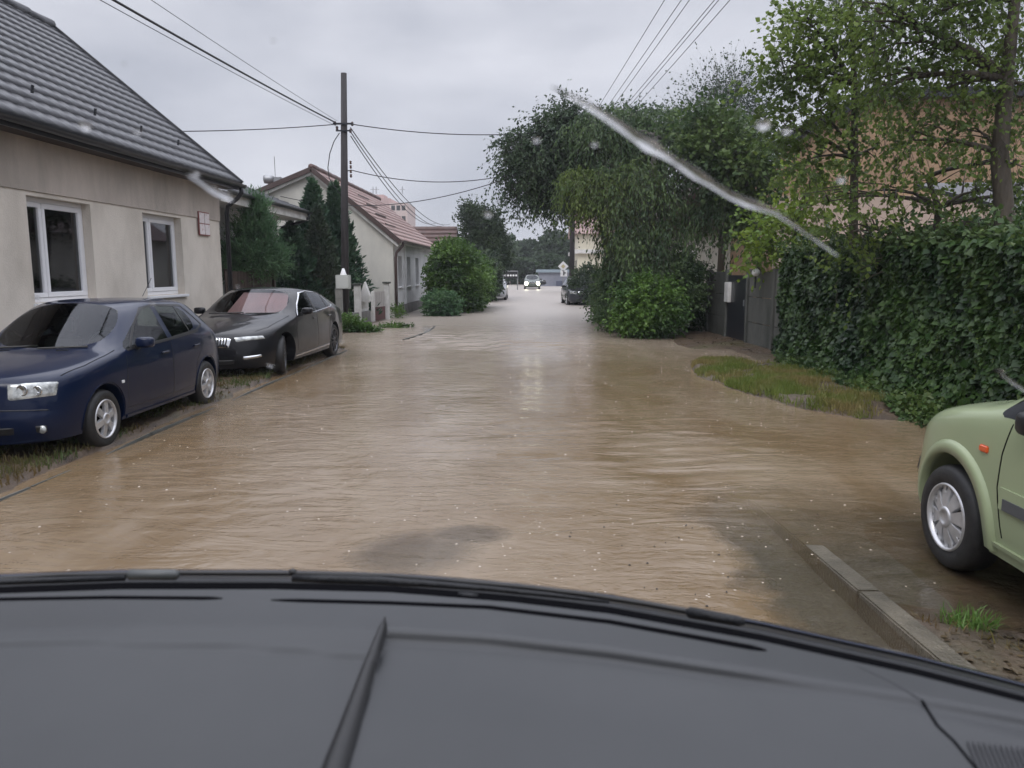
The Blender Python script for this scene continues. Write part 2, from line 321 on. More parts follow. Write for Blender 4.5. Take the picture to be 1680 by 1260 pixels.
    clear = N.new('ShaderNodeMixShader'); L.new(fr.outputs[0], clear.inputs[0]); L.new(tr.outputs[0], clear.inputs[1]); L.new(gl.outputs[0], clear.inputs[2])
    ms = N.new('ShaderNodeMixShader'); L.new(mth('MULTIPLY', shallow, .85), ms.inputs[0]); L.new(P.outputs[0], ms.inputs[1]); L.new(clear.outputs[0], ms.inputs[2])
    L.new(ms.outputs[0], N['Material Output'].inputs[0]); return m
wx = axis([(-13, -5, 1.0), (-5, 5, .05), (5, 13, 1.0)]); wy = axis([(-10, 3, 1), (3, 9, .05), (9, 26, .09), (26, 180, 3)])
WX, WY = np.meshgrid(wx, wy)
rip = np.zeros_like(WX)
for (cx, cy, ra, rb, amp) in ((-1.0, 18.6, 3.0, 1.7, .016), (1.1, 19.0, 1.6, 2.0, .008), (-2.6, 21, 1.6, 1.3, .015), (.9, 8.3, 1.5, 1.6, .006), (1.6, 6.6, 1.1, 1.0, .005), (-2.4, 6.2, 1.5, 1.2, .004)):
    e = np.exp(-((WX-cx)/ra)**2-((WY-cy)/rb)**2)
    rip += amp*e*(np.sin(WY*11+3*fbm(WX, WY, .8, 3)*6+WX*1.2)+.8*np.sin(WY*17-WX*3+8*fbm(WX, WY, .6, 9)))*.6
WZ = rip+.012*(fbm(WX, WY, .9, 20)-.5)
ii = np.arange(WX.size).reshape(WX.shape)
me = np_mesh('flood_water', np.stack([WX, WY, WZ], -1).reshape(-1, 3), np.stack([ii[:-1, :-1], ii[:-1, 1:], ii[1:, 1:], ii[1:, :-1]], -1).reshape(-1, 4))
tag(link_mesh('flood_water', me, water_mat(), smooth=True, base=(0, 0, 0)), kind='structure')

# ---- rain splashes: little crowns and dots on the water
def splashes():
    rg = np.random.default_rng(3); mb = MB(); n = 0
    while n < 1900:
        y = 3.6+rg.random()**1.6*26; x = rg.uniform(-4.0, min(4.6, 1.8+y*.3))
        if float(ground_h(x, y)) > -.03: continue
        if rg.random() > .12+1.2*max(0, float(fbm(np.array(x), np.array(y), .55, 77))-.42)*5*(.4+.6*(x > -.5))*(.35 if y < 5 else 1): continue
        n += 1; r = (.0032+.007*rg.random()**2)*(1+.03*y); h = r*rg.uniform(.2, .7); k = 6
        vs = [(x+r*math.cos(t*math.pi/3), y+r*math.sin(t*math.pi/3), .001) for t in range(k)]+[(x+.25*r*math.cos(t*math.pi/3), y+.25*r*math.sin(t*math.pi/3), h) for t in range(k)]
        mb.add(vs, [(i, (i+1) % k, k+(i+1) % k, k+i) for i in range(k)]+[tuple(range(k, 2*k))])
    o = mb.build('rain_splashes', mat('splash_foam', (.40, .33, .255), .15, coat=.5), smooth=True)
    tag(o, 'tiny pale splashes where rain hits the brown flood water', 'splashes', kind='stuff')
splashes()
def debris():
    rg = np.random.default_rng(5); mb = MB()
    for i in range(34):
        y = rg.uniform(3.7, 5.2) if i < 22 else rg.uniform(5, 12); x = rg.uniform(.1, 1.2) if i < 22 else rg.uniform(-3.5, 2.5)
        r = rg.uniform(.003, .009); vs = [(x+r*math.cos(t*1.2566)*rg.uniform(.5, 1.6), y+r*math.sin(t*1.2566), .003+.004*rg.random()) for t in range(5)]
        mb.add(vs+[(x, y, .012)], [(t, (t+1) % 5, 5) for t in range(5)])
    tag(mb.build('floating_debris', mat('dark_leaf_litter', (.03, .022, .015), .6)), 'dark bits of leaf litter drifting on the shallow water', 'debris', kind='stuff')
debris()

# ---- grass
def blades(name, sampler, n, h, mat_, label, seed, wid=.004, lean=.6, kind='stuff'):
    rg = np.random.default_rng(seed); P = sampler(rg, n); n = len(P); a = rg.random(n)*6.283; hh = h[0]+(h[1]-h[0])*rg.random(n)**1.5
    wv = np.stack([np.cos(a), np.sin(a), 0*a], 1)*wid*(.6+rg.random((n, 1))); b = rg.random(n)*6.283; ln = lean*rg.random(n)
    top = P+np.stack([np.cos(b)*ln*hh, np.sin(b)*ln*hh, hh*(1-.35*ln)], 1); mid = P+(top-P)*.5+np.array([0, 0, 1])*(hh*.12)[:, None]
    v = np.stack([P-wv, P+wv, mid+wv*.8, mid-wv*.8, top+wv*.12, top-wv*.12], 1).reshape(-1, 3); i = np.arange(n)[:, None]*6
    f = np.concatenate([i+np.array([[0, 1, 2, 3]]), i+np.array([[3, 2, 4, 5]])], 0)
    return tag(link_mesh(name, np_mesh(name, v, f), mat_), label, 'grass', kind=kind)
M['grass'] = leafmat('wet_grass', (.10, .145, .035), (.16, .18, .055), (.21, .17, .08), .3, .4, 1.3)
M['grass_dark'] = leafmat('dark_grass', (.05, .085, .03), (.09, .10, .045), (.12, .085, .045), .3, .45, 2)
def samp_mound(rg, n):
    p = np.stack([rg.uniform(2.3, 5.6, n*4), rg.uniform(8, 15.8, n*4)], 1); h = ground_h(p[:, 0], p[:, 1])
    d = fbm(p[:, 0], p[:, 1], 1.6, 30); cx = 4.0-.12*(p[:, 1]-9)+.25; e = 1-(((p[:, 0]-cx)/1.2)**2+((p[:, 1]-12.0)/3.5)**2)
    k = (h > .008)&(rg.random(n*4) < np.clip((d-.30)*3.2, 0, 1))&(e > .02)
    p = p[k][:n]; return np.stack([p[:, 0], p[:, 1], h[k][:n]-.01], 1)
def samp_left(rg, n):
    p = np.stack([rg.uniform(-6.8, -4.2, n*4), rg.uniform(4.5, 18, n*4)], 1); h = ground_h(p[:, 0], p[:, 1]); d = fbm(p[:, 0], p[:, 1], 1.8, 12)
    k = (h > .02)&(rg.random(n*4) < np.clip((d-.33)*3.5, 0, 1)); p = p[k][:n]; return np.stack([p[:, 0], p[:, 1], h[k][:n]-.01], 1)
def samp_near(rg, n):
    p = np.stack([rg.uniform(1.98, 3.4, n*4), rg.uniform(2.4, 4.7, n*4)], 1); h = ground_h(p[:, 0], p[:, 1]); d = fbm(p[:, 0], p[:, 1], 3.2, 41)
    k = (h > -.01)&(rg.random(n*4) < np.clip((d-.45)*4.5, 0, 1)); p = p[k][:n]; return np.stack([p[:, 0], p[:, 1], h[k][:n]-.01], 1)
def samp_tuft(cx, cy, r):
    def s(rg, n): a = rg.random(n)*6.283; q = r*rg.random(n)**.7; x = cx+np.cos(a)*q; y = cy+np.sin(a)*q; return np.stack([x, y, ground_h(x, y)-.01], 1)
    return s
blades('grass', samp_mound, 42000, (.03, .12), M['grass'], 'yellow green grass on the low mound beside the flooded road', 1, .005)
blades('grass', samp_left, 26000, (.03, .10), M['grass_dark'], 'dark wet grass on the verge under the blue hatchback', 2, .005)
M['grass_dry'] = leafmat('dry_grass', (.20, .14, .07), (.12, .13, .04), (.15, .10, .05), .3, .5, 3)
blades('grass', samp_near, 2600, (.02, .09), M['grass_dry'], 'thin brownish grass on the muddy verge beside the near kerb', 3, .0025, 1.1)
q = atz(1590, 1010, .04)
M['tuft'] = leafmat('bright_tuft', (.07, .15, .03), (.11, .19, .05), (.09, .14, .05), .3, .4, 3)
blades('grass_tuft', samp_tuft(q.x, q.y, .13), 260, (.04, .13), M['tuft'], 'bright green grass tuft behind the kerb near the green car', 4, .0028, 1.2, None)

def litter():
    rg = np.random.default_rng(12); n = 9000; P = np.concatenate([np.stack([rg.uniform(1.95, 3.6, n//4), rg.uniform(2.3, 4.8, n//4)], 1), np.stack([rg.uniform(3.0, 5.4, n//2), rg.uniform(8, 20, n//2)], 1), np.stack([rg.uniform(-6.9, -4.15, n//4), rg.uniform(4, 18, n//4)], 1)])
    h = ground_h(P[:, 0], P[:, 1]); d = fbm(P[:, 0], P[:, 1], 2.2, 66); k = (h > -.01)&(rg.random(len(P)) < np.clip((d-.3)*3, .05, 1)); P = P[k]; h = h[k]; n = len(P)
    a = rg.random(n)*6.283; s = (.008+.03*rg.random(n)**2)[:, None]; c = np.stack([P[:, 0], P[:, 1], h+.006], 1); u = np.stack([np.cos(a), np.sin(a), rg.normal(0, .25, n)], 1); w_ = np.stack([-np.sin(a), np.cos(a), rg.normal(0, .25, n)], 1)*.6
    v = np.stack([c-u*s, c-w_*s*.8, c+u*s, c+w_*s], 1).reshape(-1, 3)
    tag(link_mesh('leaf_litter', np_mesh('leaf_litter', v, np.arange(len(v)).reshape(-1, 4)), leafmat('litter', (.05, .032, .02), (.13, .09, .05), (.035, .028, .02), .05, .4, 2)), 'wet brown leaf litter and clods on the muddy verges', 'leaf litter', kind='stuff')
litter()
# ================================================================== BUILDINGS
def facade(mb, axis_, pos, t, a0, a1, z0, z1, holes):
    """wall slab at pos..pos-t on axis 'x' (running in y) or 'y' (running in x) with rectangular holes (a0,a1,z0,z1)"""
    As = sorted({a0, a1, *[h[0] for h in holes], *[h[1] for h in holes]}); Zs = sorted({z0, z1, *[h[2] for h in holes], *[h[3] for h in holes]})
    for i in range(len(As)-1):
        run = None
        for j in range(len(Zs)-1):
            ca = (As[i]+As[i+1])/2; cz = (Zs[j]+Zs[j+1])/2
            hole = any(h[0] < ca < h[1] and h[2] < cz < h[3] for h in holes)
            if not hole:
                if run is None: run = Zs[j]
            if (hole or j == len(Zs)-2) and run is not None:
                e = Zs[j] if hole else Zs[j+1]
                if axis_ == 'x': mb.box(pos-t, pos, As[i], As[i+1], run, e)
                else: mb.box(As[i], As[i+1], pos, pos+t, run, e)
                run = None
def tiled(name, o, along, up, ln, sl, mat_, parent, tw=.30, course=.34, amp=.018, step=.028, sub=6, base=None):
    """interlocking-tile roof: wave across each tile, a real step at each course"""
    o = Vector(o); along = Vector(along).normalized(); up = Vector(up).normalized(); nrm = along.cross(up).normalized()
    if nrm.z < 0: nrm = -nrm
    nc = int(ln/tw*sub)+1; s = np.linspace(0, ln, nc); rows = []; k = int(math.ceil(sl/course))
    for r in range(k):
        u0 = r*course; u1 = min((r+1)*course, sl)
        rows += [(u0, -.012), (u0+.001, step), (u1, .004)]
    wave = amp*np.abs(np.sin(s/tw*math.pi))**.7
    vs = np.array([[np.array(o+along*float(a)+up*u)+np.array(nrm)*(h+(wv if h > 0 else 0)) for a, wv in zip(s, wave)] for (u, h) in rows]).reshape(-1, 3)
    i = np.arange(len(rows)*nc).reshape(len(rows), nc); f = np.stack([i[:-1, :-1], i[:-1, 1:], i[1:, 1:], i[1:, :-1]], -1).reshape(-1, 4)
    me = np_mesh(name, vs, f); o_ = link_mesh(name, me, mat_, parent)
    return o_
def window_x(parent, x, y0, y1, z0, z1, split, deep=.14, sill=True, frame=M['pvc'], curtain=True):
    """casement window in a wall whose outer face is at x, facing +x"""
    fx = x-deep; fw = .065; mb = MB()
    mb.box(fx-.06, fx, y0, y1, z0, z0+fw).box(fx-.06, fx, y0, y1, z1-fw, z1).box(fx-.06, fx, y0, y0+fw, z0+fw, z1-fw).box(fx-.06, fx, y1-fw, y1, z0+fw, z1-fw)
    w = mb.build('window', frame, parent, bevel=.006)
    ys = [y0+fw]+[y0+(y1-y0)*s for s in split]+[y1-fw]
    for i in range(len(ys)-1):
        a, b = ys[i]+.004, ys[i+1]-.004; sw = .07 if not i else .075; m2 = MB(); c, d = z0+fw+.004, z1-fw-.004
        m2.box(fx-.045, fx+.012, a, b, c, c+sw).box(fx-.045, fx+.012, a, b, d-sw, d).box(fx-.045, fx+.012, a, a+sw, c+sw, d-sw).box(fx-.045, fx+.012, b-sw, b, c+sw, d-sw)
        m2.build('sash', frame, w, bevel=.006)
        MB().box(fx-.03, fx-.022, a+sw, b-sw, c+sw, d-sw).build('pane', M['houseglass'], w)
    if curtain:
        n = 60; vs = []
        for k in range(n+1):
            yy = y0+fw+(y1-y0-2*fw)*k/n; xx = fx-.16+.02*math.sin(k*1.3)+.008*math.sin(k*3.1); vs += [(xx, yy, z0+.02), (xx, yy, z1-.02)]
        m3 = MB(); m3.add(vs, [(2*k, 2*k+2, 2*k+3, 2*k+1) for k in range(n)]); m3.build('curtain', M['curtain'], w, smooth=True)
    if sill: MB().box(x-deep, x+.07, y0-.04, y1+.04, z0-.055, z0-.004).build('sill', M['pvc'], w, bevel=.008)
    return w
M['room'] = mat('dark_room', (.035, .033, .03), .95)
def gutter(parent, x, y0, y1, z, r=.065, mt=M['metal_dark']):
    mb = MB(); n = 10; vs = []
    prof = [(r*math.cos(math.pi*k/n), -r*math.sin(math.pi*k/n)) for k in range(n+1)]+[(-(r-.006)*math.cos(math.pi*k/n), -(r-.006)*math.sin(math.pi*k/n)) for k in range(n+1)]
    mb.prism([(x+a, z+b) for a, b in prof], 'y', y0, y1); return mb.build('gutter', mt, parent, smooth=False)

# ---- left cream house (street wall at x=-7)
HX = -7.0; HY1 = 17.45; W1 = (10.75, 12.32, 1.30, 2.80); W2 = (13.98, 15.52, 1.30, 2.80); W0 = (6.9, 8.5, 1.30, 2.80); W00 = (3.3, 4.9, 1.3, 2.8)
h = empty('house', (HX, 8, 0), 'cream rendered house with dark tiled roof at the left behind the parked cars', 'house')
mb = MB(); facade(mb, 'x', HX, .35, -4, HY1, -.3, 2.86, [W1, W2, W0, W00]); mb.build('wall', M['render_cream'], h, bevel=0)
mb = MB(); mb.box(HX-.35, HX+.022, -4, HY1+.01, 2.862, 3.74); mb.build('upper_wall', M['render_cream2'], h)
mb = MB(); mb.box(-14.2, HX-.352, HY1-.35, HY1, -.3, 3.70); mb.prism([(-14.2, 3.70), (HX-.352, 3.70), (-10.6, 6.85)], 'y', HY1-.35, HY1-.001); mb.box(-14.2, -13.9, -4, HY1-.36, -.3, 3.7); mb.build('gable_wall', M['render_cream'], h)
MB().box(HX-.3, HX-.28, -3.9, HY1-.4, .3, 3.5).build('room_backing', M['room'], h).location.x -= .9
MB().box(HX, HX+.03, -4, HY1+.02, -.3, .42).build('plinth', M['plinth'], h)
for wd, sp in ((W1, (.33,)), (W2, (.30,)), (W0, (.33,)), (W00, (.33,))): window_x(h, HX, *wd, sp)
eave = V(HX+.42, 0, 3.72); ridge = V(-10.65, 0, 7.12); up = (ridge-eave); sl = up.length
tiled('roof', (eave.x, -4.3, eave.z), (0, 1, 0), up, HY1+.28+4.3, sl, M['tile_dark'], h)
mb = MB(); mb.add([(eave.x, -4.3, eave.z-.05), (eave.x, HY1+.27, eave.z-.05), (ridge.x, HY1+.27, ridge.z-.05), (ridge.x, -4.3, ridge.z-.05), (-14.7, HY1+.27, 3.6), (-14.7, -4.3, 3.6)], [(0, 1, 2, 3), (3, 2, 4, 5)]); mb.build('roof_deck', M['tile_dark'], h)
mb = MB()
for k in range(24):                                                   # ridge caps
    y0 = -4.3+k*.92; mb.tube([(ridge.x, y0, ridge.z+.0), (ridge.x, min(y0+.98, HY1+.3), ridge.z+.035)], .12, 10)
mb.build('ridge_tiles', M['tile_dark'], h, smooth=True)
mb = MB(); upn = up.normalized(); 
mb.obox(V(eave.x, HY1+.30, eave.z)+upn*-.02, V(eave.x, HY1+.30, eave.z)+upn*sl, .07, .16); mb.build('verge', M['tile_dark'], h, bevel=.01)
MB().box(HX+.022, eave.x-.01, -4.2, HY1+.25, 3.585, 3.63).build('soffit', M['wood_dark'], h)
mb = MB(); mb.box(eave.x-.035, eave.x-.008, -4.3, HY1+.27, 3.56, 3.72); mb.build('fascia', M['metal_dark'], h)
gutter(h, eave.x+.065, -4.3, HY1+.3, 3.68, .075)
mb = MB(); gx_, gy_ = eave.x+.06, HY1+.16
mb.tube([(gx_, gy_, 3.62), (gx_, gy_, 3.5), (gx_-.1, gy_, 3.38), (HX+.16, gy_-.02, 3.2), (HX+.12, gy_, 3.05), (HX+.12, gy_, .2)], .05, 12); mb.build('downpipe', M['metal_dark'], h, smooth=True)
for (yy, uu) in ((3.6, 2), (6.9, 2), (9.5, 2), (11.3, 2), (12.9, 2), (14.4, 2), (15.9, 2)):
    p = V(eave.x, yy, eave.z)+upn*(uu*.34+.1)+V(.045, 0, .05); MB().obox(p, p+V(.02, 0, .11), .03, .03).build('snow_guard', M['metal_dark'], h)
# house number plate: four white tiles in a dark red frame
s = empty('number_plate', (HX+.03, 16.55, 2.6), 'square plate of four white tiles with red borders high on the cream house corner', 'sign')
MB().box(HX+.023, HX+.04, 16.27, 16.83, 2.50, 3.00).build('backing', mat('plate_red', (.28, .10, .09), .5), s, bevel=.006)
for a in (0, 1):
    for b in (0, 1):
        MB().box(HX+.041, HX+.05, 16.30+a*.26, 16.54+a*.26, 2.525+b*.235, 2.74+b*.235).build('tile', mat('plate_white', (.78, .72, .72), .35, (.55, .35, .33), 26, 2, lo=.55, hi=.7), s, bevel=.01)
# ---- annex beyond it
h = empty('annex', (-8.2, 21, 0), 'low grey annex with dark tiled roof and white eaves behind the pine', 'house')
mb = MB(); facade(mb, 'x', -7.95, .3, 17.5, 24.4, -.3, 3.42, [(20.6, 21.9, 1.1, 2.4)]); mb.box(-13.5, -8.26, 24.1, 24.4, -.3, 3.42); mb.build('wall', M['render_street'], h)
window_x(h, -7.95, 20.6, 21.9, 1.1, 2.4, (.5,))
e0 = V(-7.05, 17.9, 3.62); tiled('roof', e0, (0, 1, 0), (-.93, 0, .36), 6.9, 6.0, M['tile_dark'], h, sub=5)
MB().box(-7.94, -7.12, 17.8, 24.7, 3.34, 3.48).build('soffit', M['white_wood'], h)
MB().box(-7.12, -7.07, 17.8, 24.78, 3.34, 3.60).build('fascia', M['white_wood'], h)
gutter(h, -7.0, 17.9, 24.85, 3.60, .07)
mb = MB(); mb.tube([(-7.0, 24.6, 3.55), (-7.0, 24.6, 3.42), (-7.2, 24.55, 3.3), (-7.85, 24.5, 3.12), (-7.9, 24.5, 2.9), (-7.9, 24.5, .1)], .045, 10); mb.build('downpipe', M['metal_dark'], h, smooth=True)
# ---- gabled white house
GY = 29.4; h = empty('house', (-8, 35, 0), 'white gabled house with weathered red tile roof behind the utility pole', 'house')
xr, xl, xp = -5.2, -10.5, -8.15; zr, zl, zp = 3.05, 4.55, 5.42
mb = MB(); mb.prism([(xl, -.3), (xr-.001, -.3), (xr-.001, zr), (xp, zp-.06), (xl, zl)], 'y', GY, GY+.35); mb.build('gable_wall', M['render_white'], h)
mb = MB(); facade(mb, 'x', xr, .35, GY+.352, 42, -.3, zr, [(30.4, 31.35, 1.15, 2.35), (32.6, 33.55, 1.15, 2.35), (35, 36, 1.15, 2.35)]); mb.build('street_wall', M['render_street'], h)
MB().box(xr+.0, xr+.035, GY-.02, 42, -.3, .42).build('plinth', M['plinth'], h)
for a in (30.4, 32.6, 35): window_x(h, xr, a, a+.95, 1.15, 2.35, (.5,), .25, True, M['zinc'])
MB().box(xr+.001, xr+.06, 31.85, 32.05, .42, zr).build('pilaster', M['render_street'], h)
eo = V(xr+.32, GY-.22, zr-.16); rp = V(xp, GY-.22, zp+.12); up = rp-eo
tiled('roof', eo, (0, 1, 0), up, 12.9, up.length, M['tile_red'], h, sub=4, amp=.02)
eo2 = V(xl-.25, GY-.22, zl-.02); up2 = rp-eo2; tiled('roof', eo2, (0, 1, 0), up2, 12.9, up2.length, M['tile_brown'], h, sub=3)
mb = MB(); un = up.normalized(); un2 = up2.normalized()
for (a, b) in ((eo, rp), (eo2, rp)): mb.obox(a+V(0, -.02, -.06), b+V(0, -.02, -.04), .09, .17)
mb.build('verge', M['zinc'], h)
mb = MB(); mb.obox(eo+V(-.1, .06, -.19), rp+V(0, .06, -.17), .05, .1); mb.obox(eo2+V(.1, .06, -.19), rp+V(0, .06, -.17), .05, .1); mb.build('verge_board', M['white_wood'], h)
mb = MB(); mb.add([tuple(eo+V(0, 0, -.06)), tuple(eo+V(0, 12.8, -.06)), tuple(rp+V(0, 12.8, -.06)), tuple(rp+V(0, 0, -.06)), tuple(eo2+V(0, 12.8, -.06)), tuple(eo2+V(0, 0, -.06))], [(0, 1, 2, 3), (3, 2, 4, 5)]); mb.build('roof_deck', M['tile_brown'], h)
mb = MB(); mb.tube([(xp, GY-.25+k*.5, zp+.17+.02*(k % 2)) for k in range(27)], .11, 8); mb.build('ridge_tiles', M['tile_brown'], h, smooth=True)
mb = MB(); mb.prism([(xr-.0, zr-.25), (xr+.26, zr-.25), (xr+.28, zr-.14), (xr, zr)], 'y', GY+.0, 42.2); mb.build('soffit', M['white_wood'], h)
gutter(h, xr+.38, GY-.2, 42.6, zr-.15, .07, M['zinc'])
mb = MB(); mb.tube([(xr+.38, GY+.05, zr-.2), (xr+.36, GY+.05, zr-.33), (xr+.12, GY+.03, zr-.6), (xr+.08, GY+.03, zr-.8), (xr+.08, GY+.03, .15)], .055, 10); mb.build('downpipe', M['zinc'], h, smooth=True)
# snow bars on the red roof
for k in range(4):
    p = eo+un*(.9+.75*k)+V(0, .8+1.1*k, .1); MB().obox(p, p+V(0, 2.2, 0), .03, .05).build('snow_rail', M['zinc'], h)
# roof fan and aerial
f = empty('roof_ventilator', (-10.2, 29.9, 4.6), 'grey round roof ventilator and thin whip aerial at the left eave of the gabled house', 'ventilator')
c = aty(440, 294, 29.9); mb = MB(); mb.lathe([(.0, -.10), (.10, -.10), (.11, -.14), (.16, -.14), (.17, -.05), (.15, .12), (.12, .2), (0, .2)], c, 'x', 18); mb.build('fan_housing', M['metal_grey'], f, smooth=True)
MB().tube([c+V(0, .05, -.5), c+V(0, .05, -.15)], .04, 8).build('bracket', M['metal_grey'], f)
MB().box(c.x+.2, c.x+.5, 29.85, 30.1, c.z-.16, c.z+.08).build('motor_box', M['metal_grey'], f, bevel=.02)
p = aty(452, 298, 29.9); q = aty(450, 257, 29.9); MB().tube([p+V(0, 0, -.4), p, q], .013, 6).build('aerial', M['metal_grey'], f)
# lattice mast behind the cream roof
p = aty(322, 292, 60); q = aty(322, 236, 60); t = empty('lattice_mast', (p.x, 60, -.3), 'small lattice mast showing over the roof of the cream house', 'mast'); mb = MB()
for sx_ in (-.25, .25):
    for sy_ in (-.25, .25): mb.obox((p.x+sx_, 60+sy_, -.2), (q.x+sx_*.6, 60+sy_*.6, q.z), .05, .05, (0, 1, 0))
for k in range(16):
    z = 1.5+k*.65
    if z+.6 < q.z:
        for sy_ in (-.22, .22): mb.obox((p.x-.22, 60+sy_, z), (p.x+.22, 60+sy_, z+.6), .035, .035, (0, 1, 0)).obox((p.x+.22, 60+sy_, z), (p.x-.22, 60+sy_, z+.6), .035, .035, (0, 1, 0))
mb.build('frame', M['metal_grey'], t)
# ---- distant panel tower block
D = 210; a = aty(606, 360, D); b = aty(669, 360, D); zt = aty(640, 325, D).z; zt2 = aty(640, 318, D).z
h = empty('apartment_block', ((a.x+b.x)/2, D, 0), 'pinkish panel apartment block far behind the white house', 'apartment building'); mp_ = mat('pink_panel', (.52, .36, .33), .85, (.44, .31, .29), .3, 3)
mid = aty(640, 360, D).x; zz = aty(640, 333, D).z
MB().box(a.x-1, mid, D, D+14, 0, zt).build('stair_tower', mp_, h); MB().box(mid+.01, b.x, D-.6, D+14, 0, zz).build('wall', mat('pale_panel', (.60, .48, .44), .85), h)
MB().box(a.x+1.2, mid-2, D+2, D+8, zt, zt2).build('lift_room', mp_, h)
for r in range(7):
    for k in range(3):
        x0 = mid+.5+k*(b.x-mid-.6)/3; z0 = zz-2-r*2.8; MB().box(x0, x0+1.0, D-.63, D-.605, z0, z0+1.3).build('window', M['room'], h)
for px in (612, 617, 660):
    p = aty(px, 318, D+4); q = aty(px, 306, D+4); MB().tube([p, q], .12, 5).tube([p+(q-p)*.6-V(.8, 0, 0), p+(q-p)*.6+V(.8, 0, 0)], .08, 5).build('antenna', M['metal_grey'], h)
# ---- brown-roofed house beyond the white one
h = empty('house', (-8.5, 50, 0), 'small house with a brown tiled roof between the white house and the dark tree', 'house')
a = aty(676, 371, 50.5); b = aty(746, 369, 50.5)
MB().box(a.x-3, b.x-.3, 50.2, 56, -.3, 3.1).build('wall', M['render_ochre'], h)
tiled('roof', (a.x-3.2, 49.9, 3.05), (1, 0, 0), (0, 1.2, a.z-3.05), b.x-a.x+3.3, math.hypot(1.2, a.z-3.05), M['tile_brown'], h, sub=3)
mb = MB(); mb.add([(a.x-3.2, 51.1, a.z), (b.x+.1, 51.1, a.z), (b.x+.1, 55, 3.0), (a.x-3.2, 55, 3.0)], [(0, 1, 2, 3)]); mb.prism([(49.95, 3.0), (51.1, a.z-.02), (55, 3.0)], 'x', b.x-.25, b.x+.0); mb.build('roof_back', M['tile_brown'], h)
# ---- right: big ochre building behind the trees
BY = 25.0; h = empty('house', (16, BY+4, 0), 'tall ochre and pink rendered house behind the trees at the right', 'house')
pk = aty(1425, 156, BY); pl = aty(1262, 246, BY); x2 = aty(1800, 150, BY).x
mb = MB(); mb.prism([(pl.x+.2, -.3), (x2, -.3), (x2, pk.z-.1), (pk.x+.1, pk.z-.1), (pl.x+.2, pl.z-.25)], 'y', BY, BY+.4); mb.box(pl.x+.2, pl.x+.6, BY+.41, BY+12, -.3, pl.z-.3); mb.build('gable_wall', M['render_ochre'], h)
zb = 4.1; mb = MB(); mb.box(pl.x+.25, x2, BY-.05, BY-.002, -.3, zb); mb.build('lower_wall', M['render_pink'], h)
mb = MB(); mb.obox(pl+V(-.15, -.15, -.05), pk+V(0, -.15, .0), .4, .28); mb.obox(pk+V(0, -.15, 0), V(x2, BY-.15, pk.z+.05), .4, .30); mb.build('verge', M['metal_dark'], h)
mb = MB(); mb.add([(pl.x-.15, BY-.2, pl.z), (pk.x, BY-.2, pk.z), (pk.x, BY+12, pk.z), (pl.x-.15, BY+12, pl.z), (x2, BY-.2, pk.z+.05), (x2, BY+12, pk.z+.05)], [(0, 1, 2, 3), (1, 4, 5, 2)]); mb.build('roof', M['tile_dark'], h)
def window_y(parent, y, x0, x1, z0, z1, cols=2, frame=M['pvc']):
    mb = MB(); fw = .07; mb.box(x0, x1, y-.03, y+.02, z0, z0+fw).box(x0, x1, y-.03, y+.02, z1-fw, z1)
    for k in range(cols+1): xx = x0+(x1-x0-fw)*k/cols; mb.box(xx, xx+fw, y-.03, y+.02, z0+fw, z1-fw)
    w = mb.build('window', frame, parent); MB().box(x0+.01, x1-.01, y-.012, y-.004, z0+.01, z1-.01).build('pane', M['room'], w); MB().box(x0-.08, x1+.08, y-.1, y+.0, z0-.07, z0-.01).build('sill', frame, w); return w
window_y(h, BY-.06, 12, 13.3, 1.2, 2.4)
# dark garden shed at the right edge
p = aty(1652, 398, 13); h = empty('shed', (p.x+1.6, 13.5, 0), 'dark timber shed at the right edge behind the ivy hedge', 'shed'); zt = aty(1650, 352, 13).z
mb = MB(); mb.box(p.x+.1, p.x+4, 13, 16, 0, zt); mb.build('wall', M['wood_dark'], h); mb = MB(); mb.add([(p.x-.15, 12.7, zt), (p.x+4.2, 12.7, zt+.05), (p.x+4.2, 16, zt+.8), (p.x-.15, 16, zt+.75), (p.x-.15, 12.7, zt+.08), (p.x+4.2, 12.7, zt+.13), (p.x+4.2, 16, zt+.88), (p.x-.15, 16, zt+.83)], [(0,3,2,1),(4,5,6,7),(0,1,5,4),(1,2,6,5),(2,3,7,6),(3,0,4,7)]); mb.build('roof', M['tile_dark'], h)
# white building glimpsed under the trees, houses down the street
h = empty('house', (6.5, 33, 0), 'pale house glimpsed under the hanging branches at the right', 'house')
MB().box(4.5, 12, 30, 40, -.3, 3.3).build('wall', M['render_white'], h); mb = MB(); mb.prism([(4.1, 3.25), (12.4, 3.25), (8.2, 6.2)], 'y', 29.7, 40.3); mb.build('roof', M['tile_brown'], h)
window_y(h, 29.97, 5.3, 6.3, 1.1, 2.5)
w_ = MB(); w_.box(4.44, 4.485, 32, 33.1, 1.2, 2.5); w_.build('window', M['room'], h)
h = empty('house', (5.5, 62, 0), 'pale yellowish house beside the road sign down the street at the right', 'house')
p = aty(948, 420, 60); MB().box(p.x, p.x+8, 60, 70, -.3, 4.6).build('wall', mat('pale_yellow_render', (.62, .58, .46), .8), h)
MB().box(p.x-.25, p.x+8.2, 59.7, 70, 3.1, 3.4).build('ledge', M['white_wood'], h); mb = MB(); mb.prism([(59.6, 4.6), (70.4, 4.6), (65, 7.5)], 'x', p.x-.3, p.x+8.3); mb.build('roof', M['tile_red'], h)
for yy in (61.5, 64, 66.5): MB().box(p.x-.03, p.x-.005, yy, yy+1.1, 1.2, 2.6).build('window', M['room'], h)
